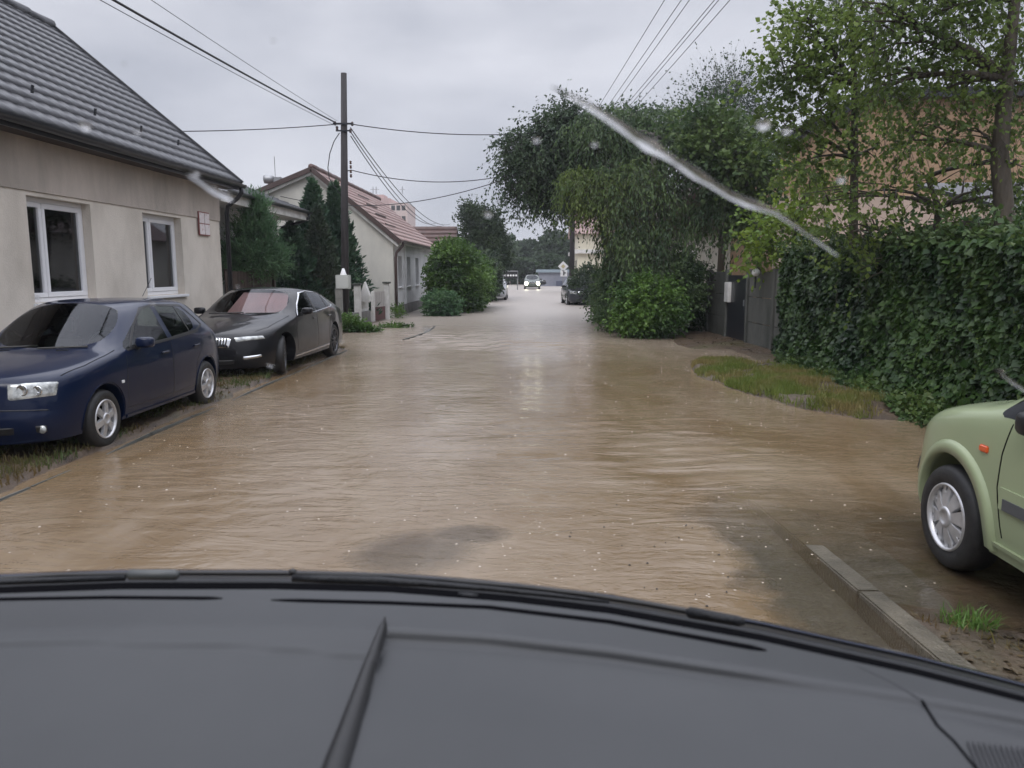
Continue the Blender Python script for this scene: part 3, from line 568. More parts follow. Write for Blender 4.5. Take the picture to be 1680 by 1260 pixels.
# ================================================================== KERBS
def kerb(y0, y1, xf, z0f, wd, label, mt, step=1.0, name='kerb'):
    y = y0; k = 0; t = empty(name, (xf(y0), y0, -.1), label, 'kerb')
    while y < y1-.05:
        e = min(y+step, y1); g = .005; mb = MB(); xa, xb = xf(y+g), xf(e-g); za, zb = z0f(y), z0f(e)
        mb.add([(xa, y+g, -.3), (xa+wd, y+g, -.3), (xb+wd, e-g, -.3), (xb, e-g, -.3), (xa+.012*(wd > 0), y+g, za), (xa+wd, y+g, za), (xb+wd, e-g, zb), (xb+.012, e-g, zb)], [(0,3,2,1),(4,5,6,7),(0,1,5,4),(1,2,6,5),(2,3,7,6),(3,0,4,7)])
        mb.build('kerb_stone', mt, t, bevel=.009); y = e
    return t
kerb(0.02, 6.02, lambda y: 1.79-.02*(y-3.4), lambda y: .062-.036*max(0, y-3.1), .14, 'wet concrete kerb rising out of the water at the lower right', M['kerb'])
kerb(3.0, 17.0, lambda y: -4.115, lambda y: .014+.014*math.sin(y*1.7)+.008*math.sin(y*4.1+1), .05, 'thin low kerb edging along the verge under the two parked cars', M['concrete_dark'])
kerb(19.6, 24.6, lambda y: -3.3+.05*(y-19.6)+.12*math.sin((y-19.6)*.7), lambda y: .022, .07, 'short length of kerb breaking the water near the utility pole', M['concrete_dark'])
# ================================================================== LEFT GARDEN FENCES
f = empty('fence', (-7, 18.6, 0), 'dark brown board fence between the cream house and the conifers', 'fence')
a = aty(370, 475, 18.3); b = aty(446, 475, 20.5); zt = aty(410, 445, 19.2).z; n = 16
mb = MB()
for k in range(n):
    p = a.lerp(b, k/n); q = a.lerp(b, (k+.94)/n); mb.obox((p.x, p.y, zt/2), (q.x, q.y, zt/2), .025, zt)
mb.build('board_panel', M['wood_dark'], f)
for t_ in (0, .5, 1): p = a.lerp(b, t_)+V(.0, .08, 0); MB().box(p.x-.05, p.x+.05, p.y, p.y+.1, -.2, zt+.05).build('post', M['wood_dark'], f)
# concrete post, meter box on the pole
PX, PYY = aty(566, 530, 23.6).x, 23.6
p = aty(557, 500, 22.9); zt = aty(557, 475, 22.9).z; t = empty('concrete_post', (p.x, 22.9, 0), 'short pale concrete post standing beside the utility pole', 'post'); MB().box(p.x-.1, p.x+.09, 22.82, 22.98, -.2, zt).build('shaft', M['concrete'], t, bevel=.01); MB().box(p.x-.11, p.x+.1, 22.81, 22.99, zt+.001, zt+.03).build('cap', M['concrete'], t, bevel=.01)
tp = aty(564, 120, PYY)
t = empty('utility_pole', (PX, PYY, 0), 'dark wooden utility pole with a grey meter box beside the conifers', 'utility pole')
mb = MB(); mb.tube([(PX, PYY, -.4), (PX+(tp.x-PX)*.5, PYY, tp.z/2), (tp.x, PYY, tp.z)], [.125, .11, .085], 14); mb.build('shaft', M['pole'], t, smooth=True)
a = aty(553, 474, PYY-.25); b = aty(574, 451, PYY-.25)
bx = MB(); bx.box(a.x, b.x, PYY-.42, PYY-.13, a.z, b.z); bxo = bx.build('meter_box', mat('box_grey', (.50, .51, .48), .5, (.42, .43, .40), 5), t, bevel=.012)
MB().box(a.x+.03, b.x-.03, PYY-.432, PYY-.421, a.z+.03, b.z-.03).build('door', mat('box_door', (.53, .54, .51), .5), bxo, bevel=.004)
cx = (a.x+b.x)/2+.01; MB().lathe([(.105, b.z), (.09, b.z+.03), (.035, b.z+.19), (0, b.z+.2)], (cx, PYY-.27, 0), 'z', 16).build('cone_cap', M['white'], t, smooth=True)
def ins(p, r=.045, hgt=.12): return MB().lathe([(0, 0), (r*.5, 0), (r, .03), (r*.6, .05), (r, .08), (r*.5, hgt), (0, hgt)], p, 'z', 12)
wz = aty(564, 204, PYY).z; wx_ = aty(564, 204, PYY).x
for (dx, dz) in ((-.26, .02), (.26, .0), (-.2, -.12), (.2, -.2)): ins((wx_+dx, PYY-.02, wz+dz-.05)).build('insulator', M['porcelain'], t, smooth=True)
MB().obox((wx_-.3, PYY-.1, wz), (wx_+.3, PYY-.1, wz), .05, .05).build('bracket', M['metal_dark'], t)
MB().obox((wx_-.22, PYY-.1, wz-.2), (wx_+.22, PYY-.1, wz-.2), .04, .04).build('bracket', M['metal_dark'], t)
wz2 = aty(572, 279, PYY).z
MB().obox((wx_, PYY, wz2-.02), (wx_+.19, PYY, wz2-.02), .03, .03).build('bracket', M['metal_dark'], t)
for k in range(4): ins((wx_+.17, PYY, wz2-.22+k*.13), .04, .1).build('insulator', M['porcelain'], t, smooth=True)
l = aty(556, 218, PYY); pts = [aty(u, v, PYY-.05) for (u, v) in ((557, 218), (548, 232), (541, 252), (538, 275), (540, 292), (548, 305), (560, 322))]; MB().tube(pts, .014, 6).build('drop_cable', M['wire'], t, smooth=True)
# garden wall and gates between the pole and the white house
f = empty('garden_wall', (-5.7, 26, 0), 'low grey garden wall with white posts and mailbox between the pole and the white house', 'wall')
def postx(u, y, vtop, wpx, mt=M['white_wood'], cap=True):
    p = aty(u, 500, y); zt = aty(u, vtop, y).z; hw = wpx/1260*y/2; MB().box(p.x-hw, p.x+hw, y-.14, y+.14, -.2, zt).build('post', mt, f, bevel=.01)
    if cap: MB().box(p.x-hw-.05, p.x+hw+.05, y-.19, y+.19, zt, zt+.06).build('post_cap', M['concrete_dark'], f, bevel=.01)
    return p, zt
postx(587, 25, 468, 9); postx(605, 26.2, 512, 4, cap=False); postx(612, 26.7, 478, 4, cap=False); postx(635, 28.2, 465, 7); 
a = aty(573, 530, 24.2); b = aty(604, 530, 26.1); zt = aty(590, 512, 25).z; MB().obox((a.x, a.y, zt/2-.1), (b.x, b.y, zt/2-.1), .2, zt+.2).build('wall_base', M['plinth'], f)
a = aty(589, 500, 25.2); b = aty(603, 500, 26.1); z0 = aty(595, 512, 25.5).z; z1 = aty(595, 483, 25.5).z
mb = MB(); mb.obox((a.x, a.y, z0+.05), (b.x, b.y, z0+.05), .05, .1).obox((a.x, a.y, z1), (b.x, b.y, z1), .05, .08)
for k in range(7): p = a.lerp(b, k/6); mb.box(p.x-.03, p.x+.03, p.y-.02, p.y+.02, z0, z1)
mb.build('railing', M['white_wood'], f)
p = aty(601, 487, 25.6); mbx = MB(); mbx.box(p.x-.15, p.x+.15, 25.35, 25.6, p.z-.15, p.z+.02); mbx.prism([(p.x-.17, p.z+.02), (p.x+.17, p.z+.02), (p.x, p.z+.5)], 'y', 25.34, 25.61)
t = mbx.build('mailbox', M['white_wood']); tag(t, 'white gabled mailbox on the garden railing left of the white house', 'mailbox')
g = empty('garden_gate', (-5.6, 27.4, 0), 'pale slatted gate with dark red lower panel beside the white house', 'gate')
a = aty(614, 500, 26.9); b = aty(631, 500, 28.0); z1 = aty(620, 478, 27.4).z; z0 = .02; zm = aty(620, 503, 27.4).z
mb = MB()
for k in range(6): p = a.lerp(b, (k+.1)/6); q = a.lerp(b, (k+.9)/6); mb.obox((p.x, p.y, (z1+zm)/2), (q.x, q.y, (z1+zm)/2), .03, z1-zm)
mb.build('slat_panel', mat('gate_slats', (.40, .38, .36), .6), g); MB().obox((a.x, a.y, (z0+zm)/2), (b.x, b.y, (z0+zm)/2), .04, zm-z0-.02).build('lower_panel', mat('gate_red', (.10, .04, .04), .5), g)
# ================================================================== RIGHT CONCRETE FENCE
f = empty('concrete_fence', (5.4, 19, 0), 'mossy grey concrete panel fence between the ivy hedge and the hanging tree', 'fence')
P0 = V(5.42, 15.2, 0); P1 = V(5.15, 22.4, 0); n = 4
for k in range(n+1):
    p = P0.lerp(P1, k/n); MB().box(p.x-.07, p.x+.07, p.y-.08, p.y+.08, -.2, 1.80).build('post', M['concrete_dark'], f, bevel=.01)
for k in range(n):
    if k == 2: continue
    p = P0.lerp(P1, k/n)+V(0, .085, 0); q = P0.lerp(P1, (k+1)/n)-V(0, .085, 0)
    for r_ in range(3):
        z0 = -.05+r_*.60; MB().obox((p.x, p.y, z0+.295), (q.x, q.y, z0+.295), .06, .585).build('panel', M['concrete_dark'], f, bevel=.006)
g = empty('metal_gate', (5.3, 19.7, 0), 'dark sheet metal gate in the concrete fence', 'gate')
p = P0.lerp(P1, .5)+V(0, .09, 0); q = P0.lerp(P1, .75)-V(0, .09, 0); MB().obox((p.x, p.y, .85), (q.x, q.y, .85), .04, 1.6).build('leaf', M['metal_dark'], g); MB().box(p.x-.04, p.x-.02, p.y+.2, p.y+.3, .9, 1.05).build('handle', M['metal_grey'], g)
p = aty(1193, 478, 20.4); t = MB().box(p.x-.03, p.x+.08, 20.2, 20.6, p.z-.28, p.z+.24).build('letter_box', M['white_wood'], bevel=.01); tag(t, 'small pale letter box on the dark part of the concrete fence', 'letter box')
p = aty(1240, 447, 17.6); t = empty('globe_lamp', (p.x, 17.6, 1.6), 'small white globe lamp on top of the concrete fence', 'lamp'); MB().lathe([(0.001, -.085)]+[(.09*math.cos(a_), .09*math.sin(a_)) for a_ in [x*.25-1.25 for x in range(11)]]+[(.001, .09)], p, 'z', 16).build('globe', M['white'], t, smooth=True); MB().tube([p+V(0, 0, -.35), p+V(0, 0, -.08)], .02, 8).build('stem', M['metal_dark'], t)
# ================================================================== FAR STREET FURNITURE
p = aty(938, 470, 45); tpz = 8.0; t = empty('utility_pole', (p.x, 45, 0), 'tall brown utility pole far down the right side by the road sign', 'utility pole'); FPXx = p.x
MB().tube([(p.x, 45, -.3), (p.x, 45, tpz)], [.17, .12], 12).build('shaft', M['pole'], t, smooth=True); MB().obox((p.x-.7, 45, tpz-.3), (p.x+.7, 45, tpz-.3), .1, .1).build('crossarm', M['pole'], t)
for k in range(6): ins((p.x-.6+k*.24, 45, tpz-.25)).build('insulator', M['porcelain'], t)
t = empty('road_sign', (aty(925, 470, 46).x, 46, 0), 'white diamond priority sign with a small plate below, far down the street', 'road sign'); c = aty(924, 437, 46); s_ = .31
MB().tube([(c.x, 46.05, -.2), (c.x, 46.05, c.z+.2)], .03, 8).build('post', M['metal_grey'], t)
MB().prism([(c.x-s_, c.z), (c.x, c.z-s_), (c.x+s_, c.z), (c.x, c.z+s_)], 'y', 46, 46.02).build('diamond', M['white'], t); s2 = .13
MB().prism([(c.x-s2, c.z), (c.x, c.z-s2), (c.x+s2, c.z), (c.x, c.z+s2)], 'y', 45.98, 45.997).build('diamond_centre', mat('sign_yellow', (.50, .44, .26), .5), t)
c2 = aty(925, 448, 46); MB().box(c2.x-.2, c2.x+.2, 46, 46.02, c2.z-.2, c2.z+.17).build('plate', M['white'], t); mb = MB(); mb.box(c2.x-.03, c2.x+.03, 45.98, 45.997, c2.z-.13, c2.z+.1).box(c2.x+.031, c2.x+.12, 45.98, 45.997, c2.z-.02, c2.z+.04); mb.build('plate_mark', M['black_plastic'], t)
t = empty('street_lamp', (aty(825, 470, 52).x, 52, 0), 'thin grey lamp post beside the dark tree down the left side', 'street lamp'); p = aty(825, 425, 52); MB().tube([(p.x, 52, -.2), (p.x, 52, 5)], [.07, .05], 10).build('pole', M['metal_grey'], t, smooth=True); MB().tube([(p.x, 52, 5), (p.x+.3, 52, 5.2), (p.x+.9, 52, 5.25)], .035, 8).build('arm', M['metal_grey'], t)
MB().box(p.x+.8, p.x+1.3, 51.9, 52.1, 5.18, 5.28).build('lantern', M['metal_grey'], t, bevel=.02)
t = empty('gantry_sign', (aty(838, 470, 74).x, 74, 0), 'black board with five white discs on a frame at the end of the street', 'sign'); a = aty(827, 457, 74); b = aty(849, 446, 74)
MB().box(a.x, b.x, 74, 74.1, a.z, b.z).build('board', M['black_plastic'], t); MB().box(a.x-.05, b.x+.05, 73.95, 74.15, b.z+.01, b.z+.12).build('frame_top', M['metal_grey'], t)
for k in range(2): MB().box((a.x, b.x)[k]-.05, (a.x, b.x)[k]+.05, 74.1, 74.2, -.2, b.z).build('post', M['metal_grey'], t)
for k in range(5): cx = a.x+(b.x-a.x)*(k+.5)/5; MB().lathe([(0, 0), (.095, 0), (.095, .02), (0, .02)], (cx, 73.97, (a.z+b.z)/2-.02), 'y', 14).build('disc', M['white'], t)
# grey-blue depot shed at the far end
a = aty(884, 474, 92); b = aty(926, 474, 92); zt = aty(900, 447, 92).z; t = empty('depot', ((a.x+b.x)/2, 95, 0), 'low grey blue shed with a pale roof edge at the far end of the street', 'shed')
MB().box(a.x, b.x+6, 92, 100, -.3, zt).build('wall', mat('blue_grey_sheet', (.24, .25, .29), .6, (.17, .18, .22), .6), t); MB().box(a.x-.3, b.x+6.3, 91.7, 100.3, zt+.005, zt+.35).build('roof', mat('pale_blue_edge', (.24, .30, .34), .5), t)
MB().box(a.x+3, b.x-1, 91.95, 91.99, 0, zt-1).build('door', mat('dark_blue_door', (.07, .08, .12), .5), t)
# ================================================================== WIRES
def wire(p, q, sag, r, label, group=None, mt=None, n=26):
    p = Vector(p); q = Vector(q); pts = [p.lerp(q, k/n)-V(0, 0, 4*sag*(k/n)*(1-k/n)) for k in range(n+1)]
    return tag(MB().tube(pts, r, 6).build('overhead_wire', mt or M['wire'], smooth=True), label, 'wire', group)
A = V(wx_, PYY, wz)
def through(A, u, v, y1, yfar):                     # straight wire from A whose line passes the ray (u,v) at depth y1, prolonged to yfar
    B = aty(u, v, y1); t_ = (yfar-A.y)/(y1-A.y); return A+(B-A)*t_
wire(A+V(-.26, 0, .06), through(A, 240, 0, 12.5, -8), .25, .020, 'thick black cable running from the utility pole to the upper left edge')
wire(A+V(-.2, 0, -.06), through(A, 247, 12, 12.5, -8), .22, .007, 'thin grey wire just below the thick cable at the upper left', mt=M['wirethin'])
wire(A+V(-.2, 0, .1), through(A, 281, 0, 12.5, -8), .2, .006, 'faint thin wire above the thick cable at the upper left', mt=M['wirethin'])
wire(A+V(-.26, 0, .0), aty(276, 212, 19.5)+V(-3, 0, .02), .12, .014, 'black wire from the pole to the roof of the cream house')
wire(A+V(.26, 0, .0), aty(1113, 177, 27), .55, .015, 'black wire crossing the street high from the pole to the right-hand trees')
wire(V(wx_+.18, PYY, wz2), aty(835, 287, 25), .28, .014, 'black wire crossing the street below the high one', n=20)
wire(aty(460, 322, GY-.05), aty(850, 286, 25), .62, .014, 'sagging black wire from the gable of the white house across the street')
for k, (u, v) in enumerate(((738, 368), (728, 370), (716, 366))):
    wire(A+V(.2, 0, -.1-.12*k), aty(u, v, 60)+V(0, 0, 0), .9, .016, ('uppermost', 'middle', 'lowest')[k]+' of three black wires sloping from the utility pole over the white house roof', 'wires from the pole down the street')
for k, (u0, u1, v1) in enumerate(((1085, 990, 170), (1112, 1003, 178), (1125, 1010, 178), (1165, 1022, 180), (1172, 1035, 180), (1190, 1048, 175))):
    B = V(FPXx-.6+.24*k, 45, 7.85); z = 7.95; d = ray(u0, 0); t_ = (z-CAMZ)/d.z; Q = V(d.x*t_, d.y*t_, z); Q2 = B+(Q-B)*((-6-45)/(Q.y-45)); Q2.z = z+.35
    wire(B, Q2, .25, .009, ('leftmost', 'second from left', 'third from left', 'fourth from left', 'fifth from left', 'rightmost')[k]+' of six thin power wires fanning overhead above the street', 'overhead wires above the street')
# ================================================================== CARS
# local frame: nose at y=0, tail at +y, z up, x>0 one side; body mirrored in x
def body_mesh(U, lvl, zb, sub, wheels, wr, gl, pil):
    """U: columns of rows j=0..3 (edge, window top, roof edge, centre). lvl: (f, nose dy, side dx, tail dy)"""
    vs = []; fs = []; fm = []; vid = {}
    def vert(key, p):
        if key in vid: return vid[key]
        vid[key] = len(vs); vs.append(tuple(p)); return vid[key]
    n = len(U); rows = len(U[0])
    def top(i, j, s):
        p = U[i][j]; k = ('t', i, j, 0 if j == rows-1 else s); return vert(k, (p[0]*s if j < rows-1 else 0, p[1], p[2]))
    loop = [(0, j) for j in range(rows-1, 0, -1)]+[(i, 0) for i in range(n)]+[(n-1, j) for j in range(1, rows)]
    def low(b, k, s):
        i, j = b; p = U[i][j]; f, nd, sdx, td = lvl[k]; z = zb+(p[2]-zb)*f; x, y = p[0], p[1]
        if i == 0: y += nd*(1 if j else .7); x += (sdx*.8 if j == 0 else 0)
        elif i == n-1: y += td*(1 if j else .7); x += (sdx*.8 if j == 0 else 0)
        else: x += sdx
        key = ('l', b, k, 0 if j == rows-1 else s); return vert(key, (0 if j == rows-1 else x*s, y, z))
    for s in (1, -1):
        for i in range(n-1):
            for j in range(rows-1):
                f = (top(i, j, s), top(i+1, j, s), top(i+1, j+1, s), top(i, j+1, s)); fs.append(f if s == 1 else f[::-1])
                fm.append(1 if (i, j) in gl['front'] else 2 if (i, j) in gl['rear'] else 3 if (i, j) in gl['side'] else 4 if (i, j) in pil else 0)
        for q in range(len(loop)-1):
            a, b = loop[q], loop[q+1]; prev = (top(*a, s), top(*b, s))
            for k in range(len(lvl)):
                cur = (low(a, k, s), low(b, k, s)); f = (prev[0], cur[0], cur[1], prev[1]); fs.append(f if s == 1 else f[::-1]); fm.append(0); prev = cur
    K = len(lvl)-1; bot = [vid[('l', b, K, 0 if b[1] == rows-1 else 1)] for b in loop]+[vid[('l', b, K, 0 if b[1] == rows-1 else -1)] for b in loop[::-1][1:-1]]
    # bottom: strips across, left to right, so it subdivides cleanly
    for q in range(len(loop)-1):
        a, b = loop[q], loop[q+1]; A = [vid[('l', c, K, 0 if c[1] == rows-1 else s)] for c in (a, b) for s in (1, -1)]
        f = [A[0], A[1], A[3], A[2]]; f = list(dict.fromkeys(f)); fs.append(tuple(f)); fm.append(5)
    me = bpy.data.meshes.new('tmp'); me.from_pydata(vs, [], fs); me.polygons.foreach_set('material_index', fm); me.update()
    for k in range(7): me.materials.append(M['liner'])
    bm = bmesh.new(); bm.from_mesh(me); bmesh.ops.recalc_face_normals(bm, faces=bm.faces)
    cl = bm.edges.layers.float.get('crease_edge') or bm.edges.layers.float.new('crease_edge')
    for e in bm.edges:
        ms = {f.material_index for f in e.link_faces}
        if len(ms) > 1: e[cl] = .92 if 5 not in ms else .9
    bm.to_mesh(me); bm.free()
    o = bpy.data.objects.new('tmp', me); C.objects.link(o); md = o.modifiers.new('s', 'SUBSURF'); md.levels = sub; md.render_levels = sub
    dg = bpy.context.evaluated_depsgraph_get(); m1 = bpy.data.meshes.new_from_object(o.evaluated_get(dg)); o.modifiers.clear(); o.data = m1
    cutters = []
    for (wy, wz) in wheels:
        for s in (1, -1):
            mb = MB(); x0, x1 = (.52, 1.3) if s == 1 else (-1.3, -.52); mb.lathe([(0, x0), (wr*.98, x0), (wr, x0+.02), (wr, x1-.01), (0, x1)], (0, wy, wz), 'x', 48)
            mb.prism([(wy-wr*.985, -.2), (wy+wr*.985, -.2), (wy+wr*.985, wz-.04), (wy-wr*.985, wz-.04)], 'x', x0+.001, x1)
            m = bpy.data.meshes.new('c'); bm = bmesh.new()
            tmp = bpy.data.meshes.new('c0'); tmp.from_pydata(mb.v, [], mb.f); bm.from_mesh(tmp); bmesh.ops.remove_doubles(bm, verts=bm.verts, dist=1e-5); bmesh.ops.recalc_face_normals(bm, faces=bm.faces); bm.to_mesh(m); bm.free()
            for k in range(7): m.materials.append(M['liner'])
            m.polygons.foreach_set('material_index', [6]*len(m.polygons))
            co = bpy.data.objects.new('c', m); C.objects.link(co); cutters.append(co); bo = o.modifiers.new('b', 'BOOLEAN'); bo.operation = 'DIFFERENCE'; bo.object = co; bo.solver = 'EXACT'; bo.use_self = True
            bo.material_mode = 'INDEX'
    dg.update(); bpy.context.view_layer.update(); dg = bpy.context.evaluated_depsgraph_get(); m2 = bpy.data.meshes.new_from_object(o.evaluated_get(dg))
    for c_ in cutters: bpy.data.objects.remove(c_)
    bpy.data.objects.remove(o); return m2
def sub_mesh(me, pred, name):
    bm = bmesh.new(); bm.from_mesh(me); dele = [f for f in bm.faces if not pred(f)]; bmesh.ops.delete(bm, geom=dele, context='FACES')
    r = bpy.data.meshes.new(name); bm.to_mesh(r); bm.free(); r.materials.clear(); return r
def smooth_link(name, me, mt, parent, ang=35):
    o = link_mesh(name, me, None, parent, world=False)
    for m in (mt if isinstance(mt, list) else [mt]): me.materials.append(m)
    me.polygons.foreach_set('use_smooth', np.ones(len(me.polygons), dtype=bool))
    bm = bmesh.new(); bm.from_mesh(me)
    for e in bm.edges:
        if len(e.link_faces) == 2 and e.calc_face_angle(0) > R(ang): e.smooth = False
    bm.to_mesh(me); bm.free(); return o
class Surf:
    def __init__(s, me):
        s.t = BVHTree.FromPolygons([v.co.copy() for v in me.vertices], [tuple(p.vertices) for p in me.polygons])
    def side(s, y, z, sg=1):
        h = s.t.ray_cast(Vector((sg*1.6, y, z)), Vector((-sg, 0, 0))); return (h[0], h[1]) if h[0] else (None, None)
    def near(s, p, off):
        h = s.t.find_nearest(Vector(p)); n = h[1]
        if (Vector(p)-Vector((0, 2, .5))).dot(n) < 0: n = -n
        return h[0]+n*off
    def line(s, yz, w, off, sg=1, step=.05):
        """flat ribbon following the side surface along a polyline"""
        pts = []
        for a, b in zip(yz[:-1], yz[1:]):
            m = max(1, int(math.hypot(b[0]-a[0], b[1]-a[1])/step))
            for k in range(m): pts.append((a[0]+(b[0]-a[0])*k/m, a[1]+(b[1]-a[1])*k/m))
        pts.append(yz[-1]); mb = MB(); prev = None; n = 0
        P = []
        for i, p in enumerate(pts):
            q = pts[min(i+1, len(pts)-1)]; r = pts[max(i-1, 0)]; dy, dz = q[0]-r[0], q[1]-r[1]; l = math.hypot(dy, dz) or 1; ny_, nz_ = -dz/l, dy/l
            a, na = s.side(p[0]+ny_*w/2, p[1]+nz_*w/2, sg); b, nb = s.side(p[0]-ny_*w/2, p[1]-nz_*w/2, sg)
            if a is None or b is None: continue
            P.append((a+V(sg*off, 0, 0), b+V(sg*off, 0, 0), a-V(sg*.004, 0, 0), b-V(sg*.004, 0, 0)))
        vs = [q for p in P for q in p]; fs = []
        for i in range(len(P)-1):
            o = i*4; fs += [(o, o+1, o+5, o+4), (o+2, o, o+4, o+6), (o+1, o+3, o+7, o+5)]
        if P: fs += [(0, 2, 3, 1), (len(P)*4-4, len(P)*4-3, len(P)*4-1, len(P)*4-2)]
        return mb.add(vs, fs)
    def top(s, xy, w, off):
        P = []
        for a, b in zip(xy[:-1], xy[1:]):
            for k in range(8): P.append((a[0]+(b[0]-a[0])*k/8, a[1]+(b[1]-a[1])*k/8))
        vs = []
        for x, y in P:
            for q in (-w/2, w/2):
                h = s.t.ray_cast(Vector((x+q, y, 3)), Vector((0, 0, -1)))[0]; vs += [h+V(0, 0, off)]
        return MB().add(vs, [(i*2, i*2+1, i*2+3, i*2+2) for i in range(len(P)-1)])
    def patch(s, c4, off, nu=10, nv=6, depth=.01):
        """rounded plate on the surface spanning four 3D corners (a b c d)"""
        a, b, c, d = [Vector(p) for p in c4]; vs = []
        for i in range(nv+1):
            for j in range(nu+1):
                p = a.lerp(b, j/nu).lerp(d.lerp(c, j/nu), i/nv); e = off if 0 < i < nv and 0 < j < nu else -.003
                vs.append(s.near(p, e))
        return MB().add(vs, [(i*(nu+1)+j, i*(nu+1)+j+1, (i+1)*(nu+1)+j+1, (i+1)*(nu+1)+j) for i in range(nv) for j in range(nu)])
def wheel(parent, x, y, z, r, wd, rim, spokes, style, steer=0, hub=None):
    """outer face towards sign(x)"""
    sg = 1 if x > 0 else -1; w = bpy.data.objects.new('wheel', None); C.objects.link(w); w.parent = parent; w.location = (x, y, z); w.rotation_euler = (0, 0, steer); w.empty_display_size = .1; OFF[w] = Vector((0, 0, 0))
    h = wd/2; rr = rim
    prof = [(rr, -h+.01), (r-.03, -h), (r-.008, -h+.02), (r, -h+.045), (r, h-.045), (r-.008, h-.02), (r-.03, h), (rr+.02, h+.003), (rr, h-.008)]
    mb = MB(); mb.lathe([(a, sg*b) for a, b in prof], (0, 0, 0), 'x', 48)
    mb.build('tyre', M['rubber'], w, world=False, smooth=True)
    mb = MB(); mb.lathe([(a, sg*b) for a, b in [(rr+.004, h-.012), (rr-.002, h+.004), (rr-.014, h+.002), (rr-.018, h-.03), (rr-.03, -h+.03), (0, -h+.04)]], (0, 0, 0), 'x', 48); mb.build('rim', M[style], w, world=False, smooth=True)
    MB().lathe([(0, sg*(h-.085)), (rr*.72, sg*(h-.085))], (0, 0, 0), 'x', 24).build('brake_disc', M['liner'], w, world=False)
    mb = MB(); f = sg*(h-.004)
    def spoke(ang, w0, w1, r0, r1, t0=0, t1=-.012):
        ca, sa = math.cos(ang), math.sin(ang); vs = []
        for (rad, ww, dd) in ((r0, w0, t0+.006), ((r0+r1)/2, (w0+w1)/2*.92, t0), (r1, w1, t1)):
            for q in (-1, 1): vs.append((f+sg*dd, ca*rad-sa*ww/2*q, sa*rad+ca*ww/2*q))
            for q in (-1, 1): vs.append((f+sg*dd-sg*.03, ca*rad-sa*ww/2*q*1.1, sa*rad+ca*ww/2*q*1.1))
        fs = []
        for k in (0, 4): fs += [(k, k+1, k+5, k+4), (k+2, k+6, k+7, k+3), (k, k+4, k+6, k+2), (k+1, k+3, k+7, k+5)]
        mb.add(vs, fs)
    if spokes == 'cover':                         # plastic cover of seven wide split spokes
        for k in range(8):
            a = k*math.pi/4+.2; spoke(a, .042, .098, .04, rr*.78); 
            for q in (-1, 1): spoke(a+q*.15, .034, .042, rr*.70, rr-.012, -.012, -.016)
        mb.lathe([(a_, sg*b_) for a_, b_ in [(rr*.93, h-.016), (rr*.94, h-.008), (rr-.008, h-.006), (rr-.006, h-.016)]], (0, 0, 0), 'x', 48)
    else:
        for k in range(spokes): spoke(k*2*math.pi/spokes+.3, .062 if spokes < 8 else .03, .075 if spokes < 8 else .03, .035, rr-.012)
    mb.build('spokes', M[style], w, world=False, bevel=.003)
    MB().lathe([(a_, sg*b_) for a_, b_ in [(.066, h-.03), (.062, h+.006), (.04, h+.012), (.038, h+.006), (0, h+.008)]], (0, 0, 0), 'x', 24).build('hub_cap', M[hub or style], w, world=False, smooth=True)
    return w
def seats(car, ys, xs, zh, parts=M['interior']):
    for y in ys:
        for x in xs:
            st = MB(); st.box(x-.23, x+.23, y-.25, y+.25, .35, .52); s = st.build('seat', M['seat'], car, world=False, bevel=.05, seg=3)
            b = MB(); b.prism([(y+.20, .5), (y+.32, .5), (y+.46, zh-.22), (y+.34, zh-.22)], 'x', x-.22, x+.22); b.build('seat_back', M['seat'], s, world=False, bevel=.03)
            hd = MB(); hd.prism([(y+.36, zh-.17), (y+.44, zh-.17), (y+.46, zh), (y+.38, zh)], 'x', x-.12, x+.12); hd.build('headrest', M['seat'], s, world=False, bevel=.02)
def make_car(name, label, U, lvl, zb, wheels, r, wr, gl, pil, pm, spec, sub=3, cat='car', loc=(0, 0, 0), rz=0, group=None):
    car = empty(name, (0, 0, 0), label, cat, group); OFF[car] = Vector((0, 0, 0))
    me = body_mesh(U, lvl, zb, sub, [(w, r+.01) for w in wheels], wr, gl, pil); sf = Surf(me)
    me_b = me.copy(); me_b = sub_mesh(me, lambda f: f.material_index in (0, 4, 5, 6), 'body')
    mi = np.empty(len(me_b.polygons), dtype=np.int32); me_b.polygons.foreach_get('material_index', mi); me_b.polygons.foreach_set('material_index', np.select([mi == 0, mi == 4], [0, 1], 2).astype(np.int32))
    smooth_link('body', me_b, [pm, M['black_plastic'], M['liner']], car, 40)
    for k, nm in ((1, 'windscreen'), (2, 'rear_window')): smooth_link(nm, sub_mesh(me, lambda f: f.material_index == k, nm), M['carglass'], car)
    for s in (1, -1): smooth_link('side_window', sub_mesh(me, lambda f: f.material_index == 3 and f.calc_center_median().x*s > 0, 'side_window'), M['carglass'], car)
    spec(car, sf)
    bpy.data.meshes.remove(me)
    car.location = loc; car.rotation_euler = (0, 0, rz); return car
